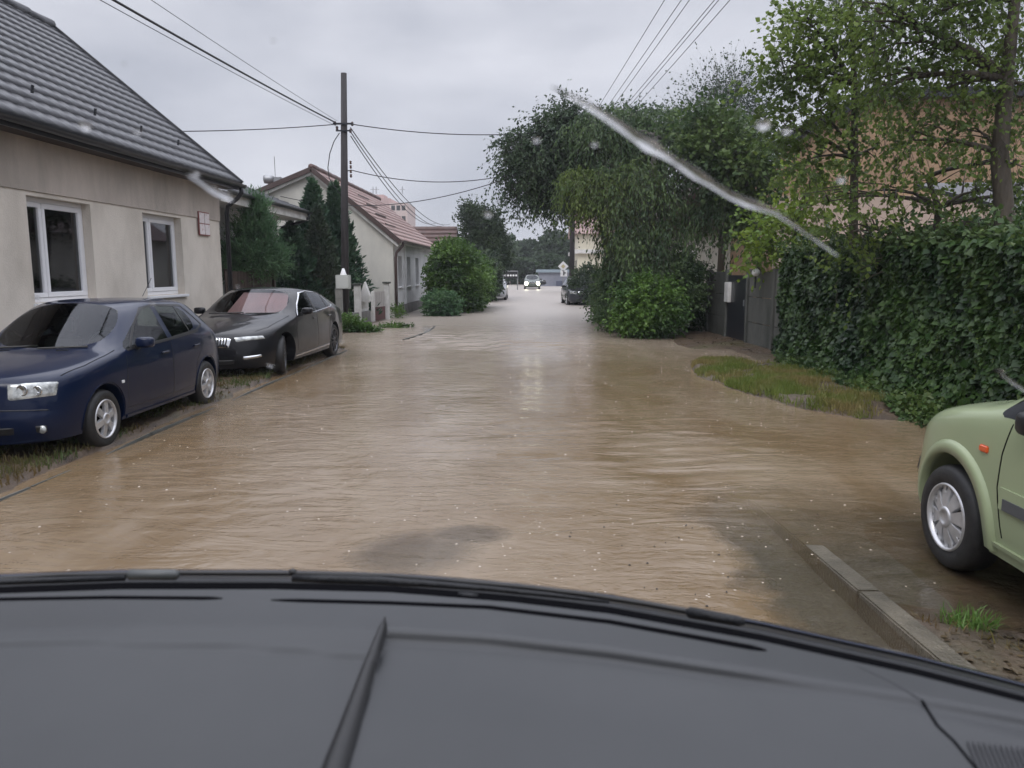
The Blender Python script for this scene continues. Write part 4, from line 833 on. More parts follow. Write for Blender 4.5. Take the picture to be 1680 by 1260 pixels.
def mirror_part(car, y, z, x, mt, w=.2, h=.12, cover=None):
    for sg in (1, -1):
        vs = []; n, m_ = 16, 10; cx, cy, cz = sg*(x+w/2), y, z+h/2; pw = lambda v, e: math.copysign(abs(v)**e, v)
        for i in range(m_+1):
            ph = -math.pi/2+math.pi*i/m_
            for k in range(n):
                t = 2*math.pi*k/n; vs.append((cx+pw(math.cos(ph), .5)*pw(math.cos(t), .6)*w/2, min(cy+.045, cy+pw(math.cos(ph), .5)*pw(math.sin(t), .8)*.075), cz+pw(math.sin(ph), .6)*h/2))
        m = MB().add(vs, [(i*n+k, i*n+(k+1) % n, (i+1)*n+(k+1) % n, (i+1)*n+k) for i in range(m_) for k in range(n)]).build('door_mirror', mt, car, world=False, smooth=True)
        MB().box(sg*(x-.06), sg*(x+.03), y-.02, y+.04, z-.02, z+.035).build('mirror_foot', M['black_plastic'], m, world=False, bevel=.008); MB().box(sg*(x+.02), sg*(x+w-.02), y+.046, y+.05, z+.015, z+h-.015).build('mirror_glass', M['chrome'], m, world=False)
def fb_windows(sf, yz, w, mt, name, car, off=.003, sides=(1, -1)):
    for s in sides: sf.line(yz, w, off, s).build(name, mt, car, world=False)
def bumper_bits(car, sf, front_y): pass

# ------------------ blue hatchback
BLUE = paint('dark_blue_paint', (.002, .008, .032), metal=.0)
U1 = [[(.72,.24,.77),(.58,.10,.785),(.34,.03,.80),(0,0,.81)],
      [(.79,.50,.84),(.64,.42,.85),(.37,.36,.87),(0,.33,.88)],
      [(.805,.90,.895),(.69,.86,.915),(.39,.80,.935),(0,.78,.945)],
      [(.80,1.26,.925),(.735,1.27,.955),(.665,1.20,.965),(0,1.02,.965)],
      [(.812,2.02,.955),(.62,1.98,1.345),(.555,1.86,1.385),(0,1.76,1.42)],
      [(.815,2.22,.96),(.61,2.21,1.37),(.545,2.20,1.42),(0,2.20,1.45)],
      [(.815,2.31,.965),(.61,2.30,1.37),(.54,2.30,1.42),(0,2.30,1.452)],
      [(.80,3.13,1.01),(.60,3.02,1.335),(.53,3.05,1.40),(0,3.05,1.44)],
      [(.785,3.45,1.0),(.60,3.32,1.30),(.525,3.42,1.36),(0,3.46,1.40)],
      [(.75,3.72,.97),(.66,3.72,1.0),(.52,3.74,1.0),(0,3.78,1.0)],
      [(.72,3.80,.90),(.62,3.86,.90),(.4,3.89,.91),(0,3.90,.91)]]
LV1 = [(.82,-.015,.018,.02),(.62,-.045,.024,.05),(.50,-.045,.022,.06),(.44,-.065,.020,.09),(.22,-.06,.012,.09),(0,0,-.03,.03)]
GL = dict(front={(3, 2)}, rear={(8, 2)}, side={(3, 0), (4, 0), (6, 0)}); PIL = {(5, 0)}
def fabia_spec(car, sf, detail=True, wheelstyle='alloy'):
    S = (1, -1)
    for wy in (.80, 3.26):
        for s in S: wheel(car, s*.715, wy, .295, .295, .185, .195, 6, wheelstyle)
    mirror_part(car, 1.50, .94, .80, BLUE if detail else M['black_plastic'], .19, .115)
    for s in S:
        sf.patch([(s*.36, .0, .775), (s*.77, .22, .785), (s*.76, .16, .635), (s*.38, -.05, .61)], .007, 14, 8).build('headlight', M['lamp'], car, world=False, smooth=True)
        sf.patch([(s*.75, 3.85, .93), (s*.60, 3.92, .93), (s*.60, 3.93, .70), (s*.76, 3.85, .70)], .008).build('tail_light', M['redlens'], car, world=False, smooth=True)
    for s in S:
        for (lx, lr) in ((.49, .052), (.63, .045)): c = sf.near((s*lx, .03, .70), .013); MB().lathe([(lr, .004), (lr, -.004), (lr*.8, -.006), (lr*.75, .002), (0, .006)], c, 'y', 20).build('lamp_reflector', M['chrome'], car, world=False, smooth=True)
    g = sf.patch([(-.33, -.02, .785), (.33, -.02, .785), (.27, -.06, .60), (-.27, -.06, .60)], .012, 10, 6); g = g.build('grille', M['chrome'], car, world=False, smooth=True)
    sf.patch([(-.29, -.03, .765), (.29, -.03, .765), (.235, -.06, .62), (-.235, -.06, .62)], .017, 10, 6).build('grille_mesh', M['black_plastic'], g, world=False)
    sf.patch([(-.48, -.09, .36), (.48, -.09, .36), (.46, -.08, .26), (-.46, -.08, .26)], .006).build('air_intake', M['black_plastic'], car, world=False)
    if not detail: return
    seats(car, (1.75, 2.75), (-.36, .36), 1.22)
    MB().box(-.62, .62, 1.20, 1.55, .6, .93).build('dashboard', M['interior'], car, world=False, bevel=.05)
    MB().box(-.70, .70, 1.1, 3.6, .30, .34).build('floor', M['interior'], car, world=False)
    mb = MB(); mb.tube([(.36+.185*math.cos(t*.3927), 1.68+.06*math.sin(t*.3927), .93+.17*math.sin(t*.3927)) for t in range(17)], .015, 6); mb.build('steering_wheel', M['black_plastic'], car, world=False, smooth=True)
    for s in S:
        lp = sf.patch([(s*.62, -.03, .36), (s*.73, .03, .36), (s*.73, .03, .27), (s*.62, -.03, .27)], .012, 6, 6).build('fog_lamp_surround', M['black_plastic'], car, world=False, smooth=True)
        c = sf.near((s*.675, 0, .315), .012); MB().lathe([(0, -.012), (.034, -.010), (.038, 0)], c, 'y', 18).build('fog_lamp', M['lamp'], lp, world=False, smooth=True)
        for nm, yz, w in (('door_seam', [(1.24, .36), (1.22, .60), (1.27, .92)], .008), ('door_seam', [(2.26, .30), (2.26, .95)], .009), ('door_seam', [(2.98, .36), (2.90, .50), (2.96, .64), (3.12, .80), (3.16, .98)], .008),
                          ('sill_seam', [(1.24, .33), (2.95, .33)], .006)):
            sf.line(yz, w, .0015, s).build(nm, M['black_plastic'], car, world=False)
        sf.line([(1.32, .935), (2.02, .955), (3.10, 1.0)], .02, .005, s).build('window_strip', M['black_plastic'], car, world=False)
        sf.line([(1.22, .245), (2.92, .245)], .03, .014, s).build('sill_trim', BLUE, car, world=False)
        sf.line([(2.83, .99), (2.80, 1.33)], .022, .004, s).build('window_divider', M['black_plastic'], car, world=False)
        for yy in (2.06, 2.93):
            p, n = sf.side(yy, .83, s); hd = MB(); hd.box(p.x+s*.004, p.x+s*.03, yy-.09, yy+.09, .815, .85); hd.build('door_handle', BLUE, car, world=False, bevel=.012, seg=3)
        p, n = sf.side(1.13, .62, s); MB().box(p.x-.004, p.x+s*.008, 1.10, 1.15, .61, .64).build('side_indicator', M['white'], car, world=False, bevel=.003)
        # wheel-arch lips
        for wy in (.80, 3.26):
            pts = [(wy+.352*math.cos(t), .305+.352*math.sin(t)) for t in [x*math.pi/22 for x in range(-1, 24)]]
            sf.line([p for p in pts], .018, .009, s, .04).build('arch_lip', BLUE, car, world=False)
    sf.line([(.02, .4), (.03, .41)], .01, .002)
    mb = MB(); 
    for (x0, x1, y0, y1) in ((-.55, -.05, 1.02, 1.16), (.02, .5, 1.04, 1.10)): mb.tube([(x0, y0, .975), (x1, y1, .99)], .010, 6)
    mb.build('wiper', M['black_plastic'], car, world=False)
    for s in S:
        fr = [(1.40, .945), (2.24, .972), (3.05, 1.015), (3.30, 1.07), (3.14, 1.22), (3.02, 1.325), (2.26, 1.362), (1.99, 1.335), (1.70, 1.17), (1.40, .945)]
        sf.line(fr, .022, .004, s, .04).build('window_seal', M['black_plastic'], car, world=False)
        sf.top([(s*.69, .30), (s*.745, .60), (s*.745, .95), (s*.735, 1.20)], .008, .0015).build('bonnet_seam', M['liner'], car, world=False)
    sf.patch([(-.73, .10, .52), (.73, .10, .52), (.73, .10, .50), (-.73, .10, .50)], .004, 24, 2).build('bumper_strip', M['black_plastic'], car, world=False)
    MB().tube([(0, 3.3, 1.43), (.01, 3.48, 1.60), (.012, 3.54, 1.66)], .004, 6).build('roof_aerial', M['black_plastic'], car, world=False)
    for s in S: q = sf.t.ray_cast(V(s*.30, .98, 1.3), V(0, 0, -1))[0]; MB().obox(q+V(-.05, 0, .002), q+V(.05, .03, .003), .03, .012).build('washer_jet', M['black_plastic'], car, world=False)
    q = sf.near((0, -.02, .81), .008); MB().lathe([(0, -.012), (.04, -.01), (.045, 0)], q, 'y', 20).build('bonnet_badge', M['chrome'], car, world=False, smooth=True)
    # bumper skirt line
    sf.patch([(-.70, -.02, .215), (.70, .02, .215), (.70, .02, .185), (-.70, -.02, .185)], .012, 16, 2).build('bumper_lip', BLUE, car, world=False, smooth=True)
make_car('parked_car', 'dark blue hatchback with silver wheels parked on the verge nearest the camera at the left', U1, LV1, .20, (.80, 3.26), .295, .345, GL, PIL, BLUE, fabia_spec, loc=(-5.02, 6.62, .0), rz=R(.3))

# ------------------ dark grey executive liftback
GREY = paint('charcoal_paint', (.008, .008, .010), metal=.0)
U2 = [[(.76,.36,.70),(.60,.16,.73),(.34,.05,.75),(0,.0,.765)],
      [(.86,.66,.82),(.72,.58,.83),(.42,.50,.86),(0,.46,.87)],
      [(.90,1.10,.90),(.78,1.05,.93),(.44,1.0,.955),(0,.98,.96)],
      [(.905,1.52,.945),(.84,1.55,.975),(.755,1.48,.985),(0,1.26,1.0)],
      [(.915,2.30,.965),(.70,2.26,1.36),(.62,2.20,1.405),(0,2.08,1.44)],
      [(.915,2.56,.97),(.69,2.54,1.385),(.61,2.50,1.43),(0,2.5,1.47)],
      [(.915,2.65,.97),(.69,2.62,1.385),(.61,2.60,1.43),(0,2.6,1.47)],
      [(.90,3.72,1.03),(.68,3.46,1.33),(.60,3.50,1.38),(0,3.50,1.43)],
      [(.89,3.95,1.02),(.70,3.80,1.24),(.60,3.86,1.30),(0,3.88,1.365)],
      [(.84,4.46,1.0),(.74,4.48,1.03),(.60,4.50,1.06),(0,4.54,1.10)],
      [(.80,4.70,.97),(.68,4.76,.98),(.42,4.80,1.0),(0,4.82,1.02)]]
LV2 = [(.80,-.03,.012,.02),(.60,-.06,.025,.05),(.46,-.07,.030,.06),(.40,-.075,.028,.08),(.20,-.07,.022,.07),(0,-.02,-.02,.02)]
GL2 = dict(front={(3, 2)}, rear={(8, 2)}, side={(3, 0), (4, 0), (6, 0)})
M['windscreen_panel'] = mat('pinkish_panel', (.95, .50, .52), .8, (.80, .45, .48), 3)
def superb_spec(car, sf):
    S = (1, -1)
    for wy in (.94, 3.78):
        for s in S: wheel(car, s*(.76 if wy < 2 else .80), wy, .335, .335, .20, .245, 10, 'alloy_dark', steer=R(16) if wy < 2 else 0)
    mirror_part(car, 1.80, .98, .90, GREY, .2, .12)
    seats(car, (2.1, 3.1), (-.4, .4), 1.22); MB().box(-.7, .7, 1.5, 1.85, .6, .96).build('dashboard', M['interior'], car, world=False, bevel=.05); MB().box(-.78, .78, 1.3, 4.3, .30, .34).build('floor', M['interior'], car, world=False)
    sh = MB(); sh.add([(-.42, 1.60, 1.0), (.66, 1.62, 1.0), (.55, 2.14, 1.35), (-.30, 2.14, 1.36), (-.42, 1.61, 1.0), (.66, 1.63, 1.0), (.55, 2.15, 1.35), (-.30, 2.15, 1.36)], [(0,1,2,3),(7,6,5,4),(0,4,5,1),(1,5,6,2),(2,6,7,3),(3,7,4,0)]); sh.build('windscreen_panel', M['windscreen_panel'], car, world=False)  # pink panel standing behind the windscreen glass
    for s in S:
        sf.patch([(s*.37, .0, .755), (s*.80, .30, .765), (s*.82, .34, .67), (s*.40, .02, .625)], .008, 16, 6).build('headlight', M['lamp'], car, world=False, smooth=True)
        sf.patch([(s*.80, 4.72, .95), (s*.5, 4.85, .95), (s*.5, 4.87, .80), (s*.82, 4.70, .80)], .008).build('tail_light', M['redlens'], car, world=False, smooth=True)
        sf.patch([(s*.52, .0, .40), (s*.80, .22, .42), (s*.80, .22, .37), (s*.50, .0, .33)], .012, 8, 3).build('bumper_blade', M['chrome'], car, world=False, smooth=True)
        fr = [(1.62, .965), (2.56, .995), (3.66, 1.045), (3.86, 1.09), (3.72, 1.22), (3.44, 1.325), (2.62, 1.385), (2.28, 1.355), (1.90, 1.16), (1.62, .965)]
        sf.line(fr, .013, .006, s, .04).build('window_trim', M['chrome'], car, world=False)
        sf.line([(2.58, 1.0), (2.58, 1.37)], .05, .004, s).build('pillar_trim', M['black_plastic'], car, world=False); sf.line([(3.36, 1.04), (3.40, 1.33)], .025, .004, s).build('window_divider', M['black_plastic'], car, world=False)
        for yz in ([(1.45, .36), (1.42, .7), (1.52, .95)], [(2.60, .34), (2.60, .97)], [(3.36, .38), (3.34, .58), (3.48, .80), (3.62, 1.0)]): sf.line(yz, .009, .0015, s).build('door_seam', M['liner'], car, world=False)
        sf.line([(1.36, .27), (3.40, .30)], .022, .010, s).build('sill_trim', M['chrome'], car, world=False)
        for yy in (2.42, 3.40): p, n = sf.side(yy, .88, s); MB().box(p.x+s*.004, p.x+s*.03, yy-.1, yy+.1, .865, .895).build('door_handle', GREY, car, world=False, bevel=.012, seg=3)
    g = sf.patch([(-.36, -.03, .74), (.36, -.03, .74), (.32, -.08, .55), (-.32, -.08, .55)], .014, 12, 6).build('grille', M['chrome'], car, world=False, smooth=True)
    for k in range(13):
        x = -.28+k*.0467; a = sf.near((x, -.05, .715), .026); b = sf.near((x*.93, -.08, .57), .026); MB().obox(a, b, .028, .012, (1, 0, 0)).build('grille_slot', M['black_plastic'], g, world=False)
    sf.patch([(-.45, -.1, .34), (.45, -.1, .34), (.43, -.1, .24), (-.43, -.1, .24)], .006).build('air_intake', M['black_plastic'], car, world=False)
    mb = MB(); mb.tube([(-.6, 1.30, 1.015), (.0, 1.36, 1.03)], .011, 6); mb.tube([(.05, 1.32, 1.02), (.6, 1.46, 1.02)], .011, 6); mb.build('wiper', M['black_plastic'], car, world=False)
    for s in S: sf.top([(s*.60, .34), (s*.72, .60), (s*.77, 1.05), (s*.80, 1.46)], .009, .0015).build('bonnet_seam', M['liner'], car, world=False); sf.top([(s*.40, .25), (s*.46, .8), (s*.60, 1.36)], .006, .001).build('bonnet_crease', GREY, car, world=False)
make_car('parked_car', 'charcoal liftback with chrome window trim and pinkish windscreen parked behind the blue hatchback', U2, LV2, .19, (.94, 3.78), .335, .385, GL2, PIL, GREY, superb_spec, loc=(-5.1, 12.1, 0), rz=R(-2.0))

# ------------------ light green mini MPV (nose away from the camera)
GREEN = paint('light_green_paint', (.30, .35, .21), metal=.0, beads=.35)
U3 = [[(.73,.30,.74),(.60,.12,.78),(.34,.04,.80),(0,0,.81)],
      [(.80,.50,.88),(.66,.40,.90),(.38,.32,.92),(0,.30,.93)],
      [(.825,.85,.955),(.72,.80,.98),(.42,.72,1.0),(0,.70,1.01)],
      [(.825,1.16,.985),(.775,1.22,1.02),(.70,1.12,1.035),(0,.98,1.05)],
      [(.83,1.78,1.0),(.65,1.80,1.44),(.58,1.72,1.48),(0,1.62,1.51)],
      [(.83,2.18,1.01),(.64,2.16,1.46),(.57,2.14,1.51),(0,2.14,1.54)],
      [(.83,2.27,1.01),(.64,2.25,1.46),(.57,2.24,1.51),(0,2.24,1.54)],
      [(.82,3.25,1.03),(.64,3.15,1.44),(.57,3.15,1.50),(0,3.15,1.53)],
      [(.81,3.55,1.02),(.64,3.45,1.41),(.57,3.52,1.46),(0,3.55,1.50)],
      [(.79,3.86,1.0),(.70,3.88,1.03),(.58,3.92,1.03),(0,3.94,1.03)],
      [(.77,3.90,.93),(.66,3.96,.93),(.4,3.99,.94),(0,4.0,.94)]]
LV3 = [(.84,-.01,.016,.02),(.62,-.03,.022,.05),(.46,-.05,.022,.06),(.38,-.075,.022,.09),(.18,-.06,.015,.09),(0,0,-.02,.03)]
def fusion_spec(car, sf):
    S = (1, -1)
    for wy in (.85, 3.34):
        for s in S: wheel(car, s*.765, wy, .31, .31, .19, .20, 'cover', 'alloy')
    mirror_part(car, 1.56, .95, .80, M['black_plastic'], .13, .12)
    seats(car, (1.7, 2.7), (-.38, .38), 1.28); MB().box(-.65, .65, 1.2, 1.5, .6, .98).build('dashboard', M['interior'], car, world=False, bevel=.05); MB().box(-.7, .7, 1.1, 3.7, .32, .36).build('floor', M['interior'], car, world=False)
    for s in S:
        for wy in (.85, 3.34):      # broad flared arch moulding
            pts = [(wy-.395*math.cos(t), .315+.395*math.sin(t)) for t in [x*math.pi/26 for x in range(-1, 28)]]
            P = []
            for i, (yy, zz) in enumerate(pts):
                c_, s2 = (yy-wy)/.395, (zz-.315)/.395
                row = []
                for (rad, o_) in ((.376, -.02), (.381, .026), (.436, .024), (.446, .014), (.460, -.006)):
                    q, n_ = sf.side(wy+c_*max(rad, .386)*1.0, max(.24, .315+s2*max(rad, .386)), s)
                    if q is None: q, n_ = sf.side(wy+c_*.44, max(.26, .315+s2*.44), s)
                    if q is None: row = None; break
                    row.append(V(q.x if rad > .37 else (P[-1][2].x if 0 else q.x), wy+c_*rad, .315+s2*rad)+V(s*o_, 0, 0))
                if row: P.append(row)
            vs = [q for r_ in P for q in r_]; MB().add(vs, [(i*5+j, i*5+j+1, (i+1)*5+j+1, (i+1)*5+j) for i in range(len(P)-1) for j in range(4)]).build('arch_flare', GREEN, car, world=False, smooth=True)
        sf.patch([(s*.40, .02, .80), (s*.76, .26, .80), (s*.76, .22, .62), (s*.42, -.02, .62)], .006, 12, 6).build('headlight', M['lamp'], car, world=False, smooth=True)
        sf.patch([(s*.78, 3.93, 1.3), (s*.66, 3.97, 1.3), (s*.70, 3.98, .8), (s*.80, 3.93, .8)], .008).build('tail_light', M['redlens'], car, world=False, smooth=True)
        p, n = sf.side(1.16, .80, s); MB().box(p.x-.006*s, p.x+s*.014, 1.115, 1.19, .775, .815).build('side_indicator', M['amber'], car, world=False, bevel=.007, seg=3)
        for yz in ([(1.36, .36), (1.30, .62), (1.31, .80), (1.36, 1.0)], [(2.22, .34), (2.22, 1.0)], [(2.98, .40), (2.92, .6), (3.10, .78), (3.26, 1.0)]): sf.line(yz, .009, .0015, s).build('door_seam', M['liner'], car, world=False)
        sf.line([(1.34, .575), (2.90, .585)], .115, .012, s).build('door_moulding', GREEN, car, world=False); sf.line([(1.38, .55), (2.88, .56)], .06, .018, s).build('rubbing_strip', mat('rubbing_grey', (.08, .085, .09), .5), car, world=False)
        sf.line([(1.28, .31), (2.9, .31)], .022, .018, s).build('sill_trim', GREEN, car, world=False)
        for yy in (2.02, 2.95): p, n = sf.side(yy, .88, s); MB().box(p.x+s*.004, p.x+s*.03, yy-.1, yy+.1, .865, .905).build('door_handle', M['black_plastic'], car, world=False, bevel=.012, seg=3)
        sf.patch([(s*.56, -.02, .52), (s*.79, .16, .56), (s*.79, .18, .43), (s*.56, -.02, .42)], .012, 8, 5).build('fog_lamp_surround', M['black_plastic'], car, world=False, smooth=True)
    sf.patch([(-.36, -.02, .74), (.36, -.02, .74), (.36, -.04, .64), (-.36, -.04, .64)], .008).build('grille', M['black_plastic'], car, world=False)
    mb = MB(); mb.tube([(-.5, .99, 1.055), (.0, 1.04, 1.08)], .011, 6); mb.build('wiper', M['black_plastic'], car, world=False)
    c = M['alloy']
make_car('parked_car', 'light green mini van with amber side indicator half in view at the right edge', U3, LV3, .22, (.85, 3.34), .31, .378, GL, PIL, GREEN, fusion_spec, loc=(3.32, 5.30, .0), rz=math.pi)

# ------------------ small cars far down the street (simplified)
def far_spec(lit):
    def f(car, sf):
        fabia_spec(car, sf, False)
        if lit:
            for s in (1, -1): q = sf.near((s*.6, -.02, .60), .02); MB().lathe([(0, -.05), (.14, -.04), (.17, 0)], q, 'y', 16).build('lit_lamp', M['beam'], car, world=False, smooth=True)
    return f
M['beam'] = emit('lit_headlamp', (1.0, .97, .72), 22)
def far_car(label, col, u, y, rz, lit=False):
    p = aty(u, 480, y); return make_car('car', label, U1, LV1, .20, (.80, 3.26), .295, .345, GL, PIL, paint('car_paint', col, metal=.2), far_spec(lit), sub=1, loc=(p.x, y, -.03), rz=rz)
far_car('grey green car driving towards the camera with lit headlights through the flood', (.10, .12, .10), 873, 76, 0, True)
far_car('small red car near the gantry sign at the end of the street', (.30, .015, .03), 853, 108, R(172))
far_car('black car beside the lit car far down the street', (.012, .012, .014), 893, 92, R(8))
far_car('silver car with dark windows parked behind the clipped bush at the left', (.45, .46, .48), 809, 47, 0)
far_car('dark car parked half under the trees down the street at the right', (.045, .048, .055), 958, 40, R(4))
# ================================================================== VEGETATION
def leaf_quads(P, D, S, rg, asp=.55, fold=.25, hang=0.):
    n = len(P); D = D+rg.normal(0, .55, (n, 3)); D[:, 2] -= hang; D /= np.linalg.norm(D, axis=1, keepdims=True)+1e-9
    nr = rg.normal(0, 1, (n, 3)); nr[:, 2] += .9; w_ = np.cross(D, nr); w_ /= np.linalg.norm(w_, axis=1, keepdims=True)+1e-9; up = np.cross(w_, D)
    s = S[:, None]; mid = P+D*s*.45-up*s*fold*.3
    return np.stack([P, mid+w_*s*asp*.5+up*s*fold*.3, P+D*s, mid-w_*s*asp*.5+up*s*fold*.3], 1).reshape(-1, 3)
def twigs(rg, c, r, n, ln, droop, m=6, shell=.5, upb=.1, rand=.5):
    """n twig polylines growing out of an ellipsoid; returns (n,m,3)"""
    d = rg.normal(0, 1, (n, 3)); d /= np.linalg.norm(d, axis=1, keepdims=True); q = rg.random((n, 1))**shell
    lump = .78+.44*vnoise(d[:, 0]*2+d[:, 2]*1.7+5, d[:, 1]*2-d[:, 2]+5, 1.6, int(rg.integers(99)))[:, None]
    st = np.array(c)+d*q*np.array(r)*lump; g = d*1.0+rg.normal(0, rand, (n, 3)); g[:, 2] += upb; g /= np.linalg.norm(g, axis=1, keepdims=True)
    L_ = (ln*(.6+.75*rg.random(n)))[:, None, None]; t = np.linspace(0, 1, m)[None, :, None]
    p = st[:, None, :]+g[:, None, :]*L_*t; dz = droop*L_*t*t; p[:, :, 2:3] -= dz
    sh = rg.normal(0, .03, p.shape)*L_; sh[:, 0] = 0; return p+sh
def twig_mesh_arrays(T, r0):
    n, m, _ = T.shape; a = np.array([[1, 0, 0], [-.5, .87, 0], [-.5, -.87, 0]]); rr = r0*(1-.75*np.linspace(0, 1, m))[None, :, None, None]
    v = (T[:, :, None, :]+a[None, None]*rr).reshape(-1, 3); b = (np.arange(n)[:, None]*m+np.arange(m-1)[None, :])*3; f = []
    for k in range(3): f.append(np.stack([b+k, b+(k+1) % 3, b+3+(k+1) % 3, b+3+k], -1).reshape(-1, 4))
    return v, np.concatenate(f)
def plant(name, label, cat, base, clumps, mat_, seed, trunk=None, tr=.12, leaf=(.05, .09), per=3, asp=.55, hang=.3, twig_r=.004, bark=None, limbs=True, group=None, jit=.05, show_twigs=True, crown='crown', fork=.35, keep=None):
    """clumps: (centre, radii, twigs, length, droop[, shell, upb]); trunk: list of points"""
    rg = np.random.default_rng(seed); root = empty(name, base, label, cat, group); LV = []; TV = []; TF = []; nv = 0
    for cl in clumps:
        c, r, n, ln, dr = cl[:5]; sh = cl[5] if len(cl) > 5 else .45; ub = cl[6] if len(cl) > 6 else .15
        T = twigs(rg, c, r, n, ln, dr, shell=sh, upb=ub)
        if keep is not None: T = T[keep(T[:, -1])&keep(T[:, 3])]; n = len(T)
        if n == 0: continue
        if show_twigs: v, f = twig_mesh_arrays(T, twig_r); TV.append(v); TF.append(f+nv); nv += len(v)
        P = []; D = []
        for k in range(per*3):
            t = rg.random(n)*.92+.08; i0 = np.minimum((t*5).astype(int), 4); fr = t*5-i0; a = T[np.arange(n), i0]; b = T[np.arange(n), i0+1]
            P.append(a+(b-a)*fr[:, None]+rg.normal(0, jit*.3, (n, 3))); d = b-a; D.append(d/(np.linalg.norm(d, axis=1, keepdims=True)+1e-9))
        P = np.concatenate(P); D = np.concatenate(D); S = leaf[0]+(leaf[1]-leaf[0])*rg.random(len(P)); LV.append(leaf_quads(P, D, S, rg, asp, .3, hang))
    v = np.concatenate(LV); f = np.arange(len(v)).reshape(-1, 4)
    link_mesh(crown, np_mesh(crown, v, f), mat_, root)
    if trunk:
        mb = MB(); n = len(trunk); mb.tube(trunk, [tr*(1-.72*(k/(n-1))) for k in range(n)], 12); tp = [Vector(p) for p in trunk]
        mb.build('trunk', bark or M['bark'], root, smooth=True)
        if limbs:
            lb = MB(); r2 = random.Random(seed)
            for cl in clumps:
                c = Vector(cl[0]); best = None
                hz = c.z-.35*(c-Vector((tp[0].x, tp[0].y, c.z))).length*fork*2
                k = min(range(len(tp)), key=lambda i: abs(tp[i].z-hz)); a = tp[k]; l_ = (c-a).length
                if l_ < .15: continue
                r_ = max(.012, min(tr*.42, .02+.022*l_)); pts = [a.lerp(c, t)+V(r2.uniform(-.05, .05), r2.uniform(-.05, .05), .12*math.sin(t*3.14))*l_*.6*(0 < t < 1) for t in (0, .25, .5, .75, 1)]
                lb.tube(pts, [r_, r_*.85, r_*.65, r_*.45, r_*.25], 7)
                for q in range(5):
                    e = c+V(*(r2.uniform(-1, 1)*cl[1][j]*.8 for j in range(3))); s_ = pts[2+q % 3]; lb.tube([s_, s_.lerp(e, .5)+V(0, 0, .05*l_), e], [r_*.4, r_*.28, r_*.12], 5)
            lb.build('limbs', bark or M['bark'], root, smooth=True)
    if show_twigs: link_mesh('twigs', np_mesh('twigs', np.concatenate(TV), np.concatenate(TF)), M['twig'], root)
    return root
def cl(u, v, y, rx, ry, rz, n, ln, dr, *a): return (tuple(aty(u, v, y)), (rx, ry, rz), n, ln, dr)+a
M['lf_willow'] = leafmat('weeping_leaves', (.06, .10, .045), (.115, .165, .075), (.03, .055, .03), .3, .42, 1.3)
M['lf_birch'] = leafmat('birch_leaves', (.04, .065, .04), (.08, .115, .065), (.028, .048, .032), .28, .42, 1.3)
M['lf_olive'] = leafmat('olive_leaves', (.09, .13, .035), (.13, .17, .05), (.07, .11, .04), .32)
M['lf_maple'] = leafmat('fresh_leaves', (.07, .115, .04), (.115, .16, .055), (.04, .07, .032), .35)
M['lf_linden'] = leafmat('garden_tree_leaves', (.12, .18, .045), (.19, .245, .07), (.08, .12, .04), .5)
M['lf_ivy'] = leafmat('ivy_leaves', (.022, .05, .015), (.055, .095, .028), (.014, .032, .013), .15, .36, 1.2)
M['lf_ivytop'] = leafmat('ivy_top_leaves', (.05, .09, .03), (.09, .125, .04), (.035, .065, .03), .25, .35, 1.4)
M['lf_conifer'] = leafmat('thuja_sprays', (.04, .085, .055), (.07, .12, .07), (.025, .055, .038), .15, .5, 1.6)
M['lf_pine'] = leafmat('pine_needles', (.08, .16, .085), (.13, .21, .11), (.06, .12, .07), .3, .5)
M['lf_bush'] = leafmat('clipped_bush_leaves', (.07, .14, .03), (.11, .18, .045), (.04, .08, .028), .22, .4, 1.0)
M['lf_darktree'] = leafmat('dark_tree_leaves', (.022, .038, .026), (.035, .055, .032), (.05, .075, .035), .15)
M['lf_far'] = leafmat('distant_leaves', (.035, .06, .03), (.055, .085, .04), (.03, .05, .03), .2, .5, .12)

# ---- the big hanging tree at the right of the street, three trees grown together
y0 = 23.0
b = aty(1040, 560, y0); b.z = -.1
plant('weeping_tree', 'large weeping tree whose hanging branches reach the water at the right of the street', 'tree', (b.x, y0, -.1),
  [cl(1060, 330, 22.5, 1.5, 1.3, 1.0, 700, 1.3, 2.0), cl(1150, 300, 23, 1.2, 1.2, .9, 560, 1.3, 2.0), cl(1020, 300, 23, .9, 1.2, .8, 460, 1.0, 1.8), cl(1185, 350, 22, .8, 1.0, .7, 480, .8, 1.6), cl(1000, 215, 24, 1.1, 1.1, .7, 480, 1.0, 1.1), cl(1070, 210, 24.5, 1.2, 1.0, .5, 420, .9, .8),
   cl(1100, 410, 21.6, 1.1, 1.0, .8, 600, 1.0, 1.9), cl(1035, 410, 22, .6, 1.0, .7, 380, .7, 1.8), cl(1200, 235, 24, .9, 1.0, .7, 400, 1.1, .7), cl(1090, 240, 24, 1.3, 1.2, .6, 500, 1.0, .5)],
  M['lf_willow'], 11,  trunk=[(b.x+.3, y0, -.3), (b.x+.35, y0, 1.2), (b.x+.2, y0+.1, 2.6), (b.x+.4, y0, 4.2), (b.x+.5, y0, 5.6)], tr=.22, leaf=(.09, .16), per=4, asp=.36, hang=1.1, bark=M['bark_birch'], twig_r=.003, keep=lambda p: ((p[:, 2] > 3.4)|(p[:, 0] > 1.75+.10*(23-p[:, 1])))&((p[:, 2] > 1.9)|(p[:, 0] < 3.75)))
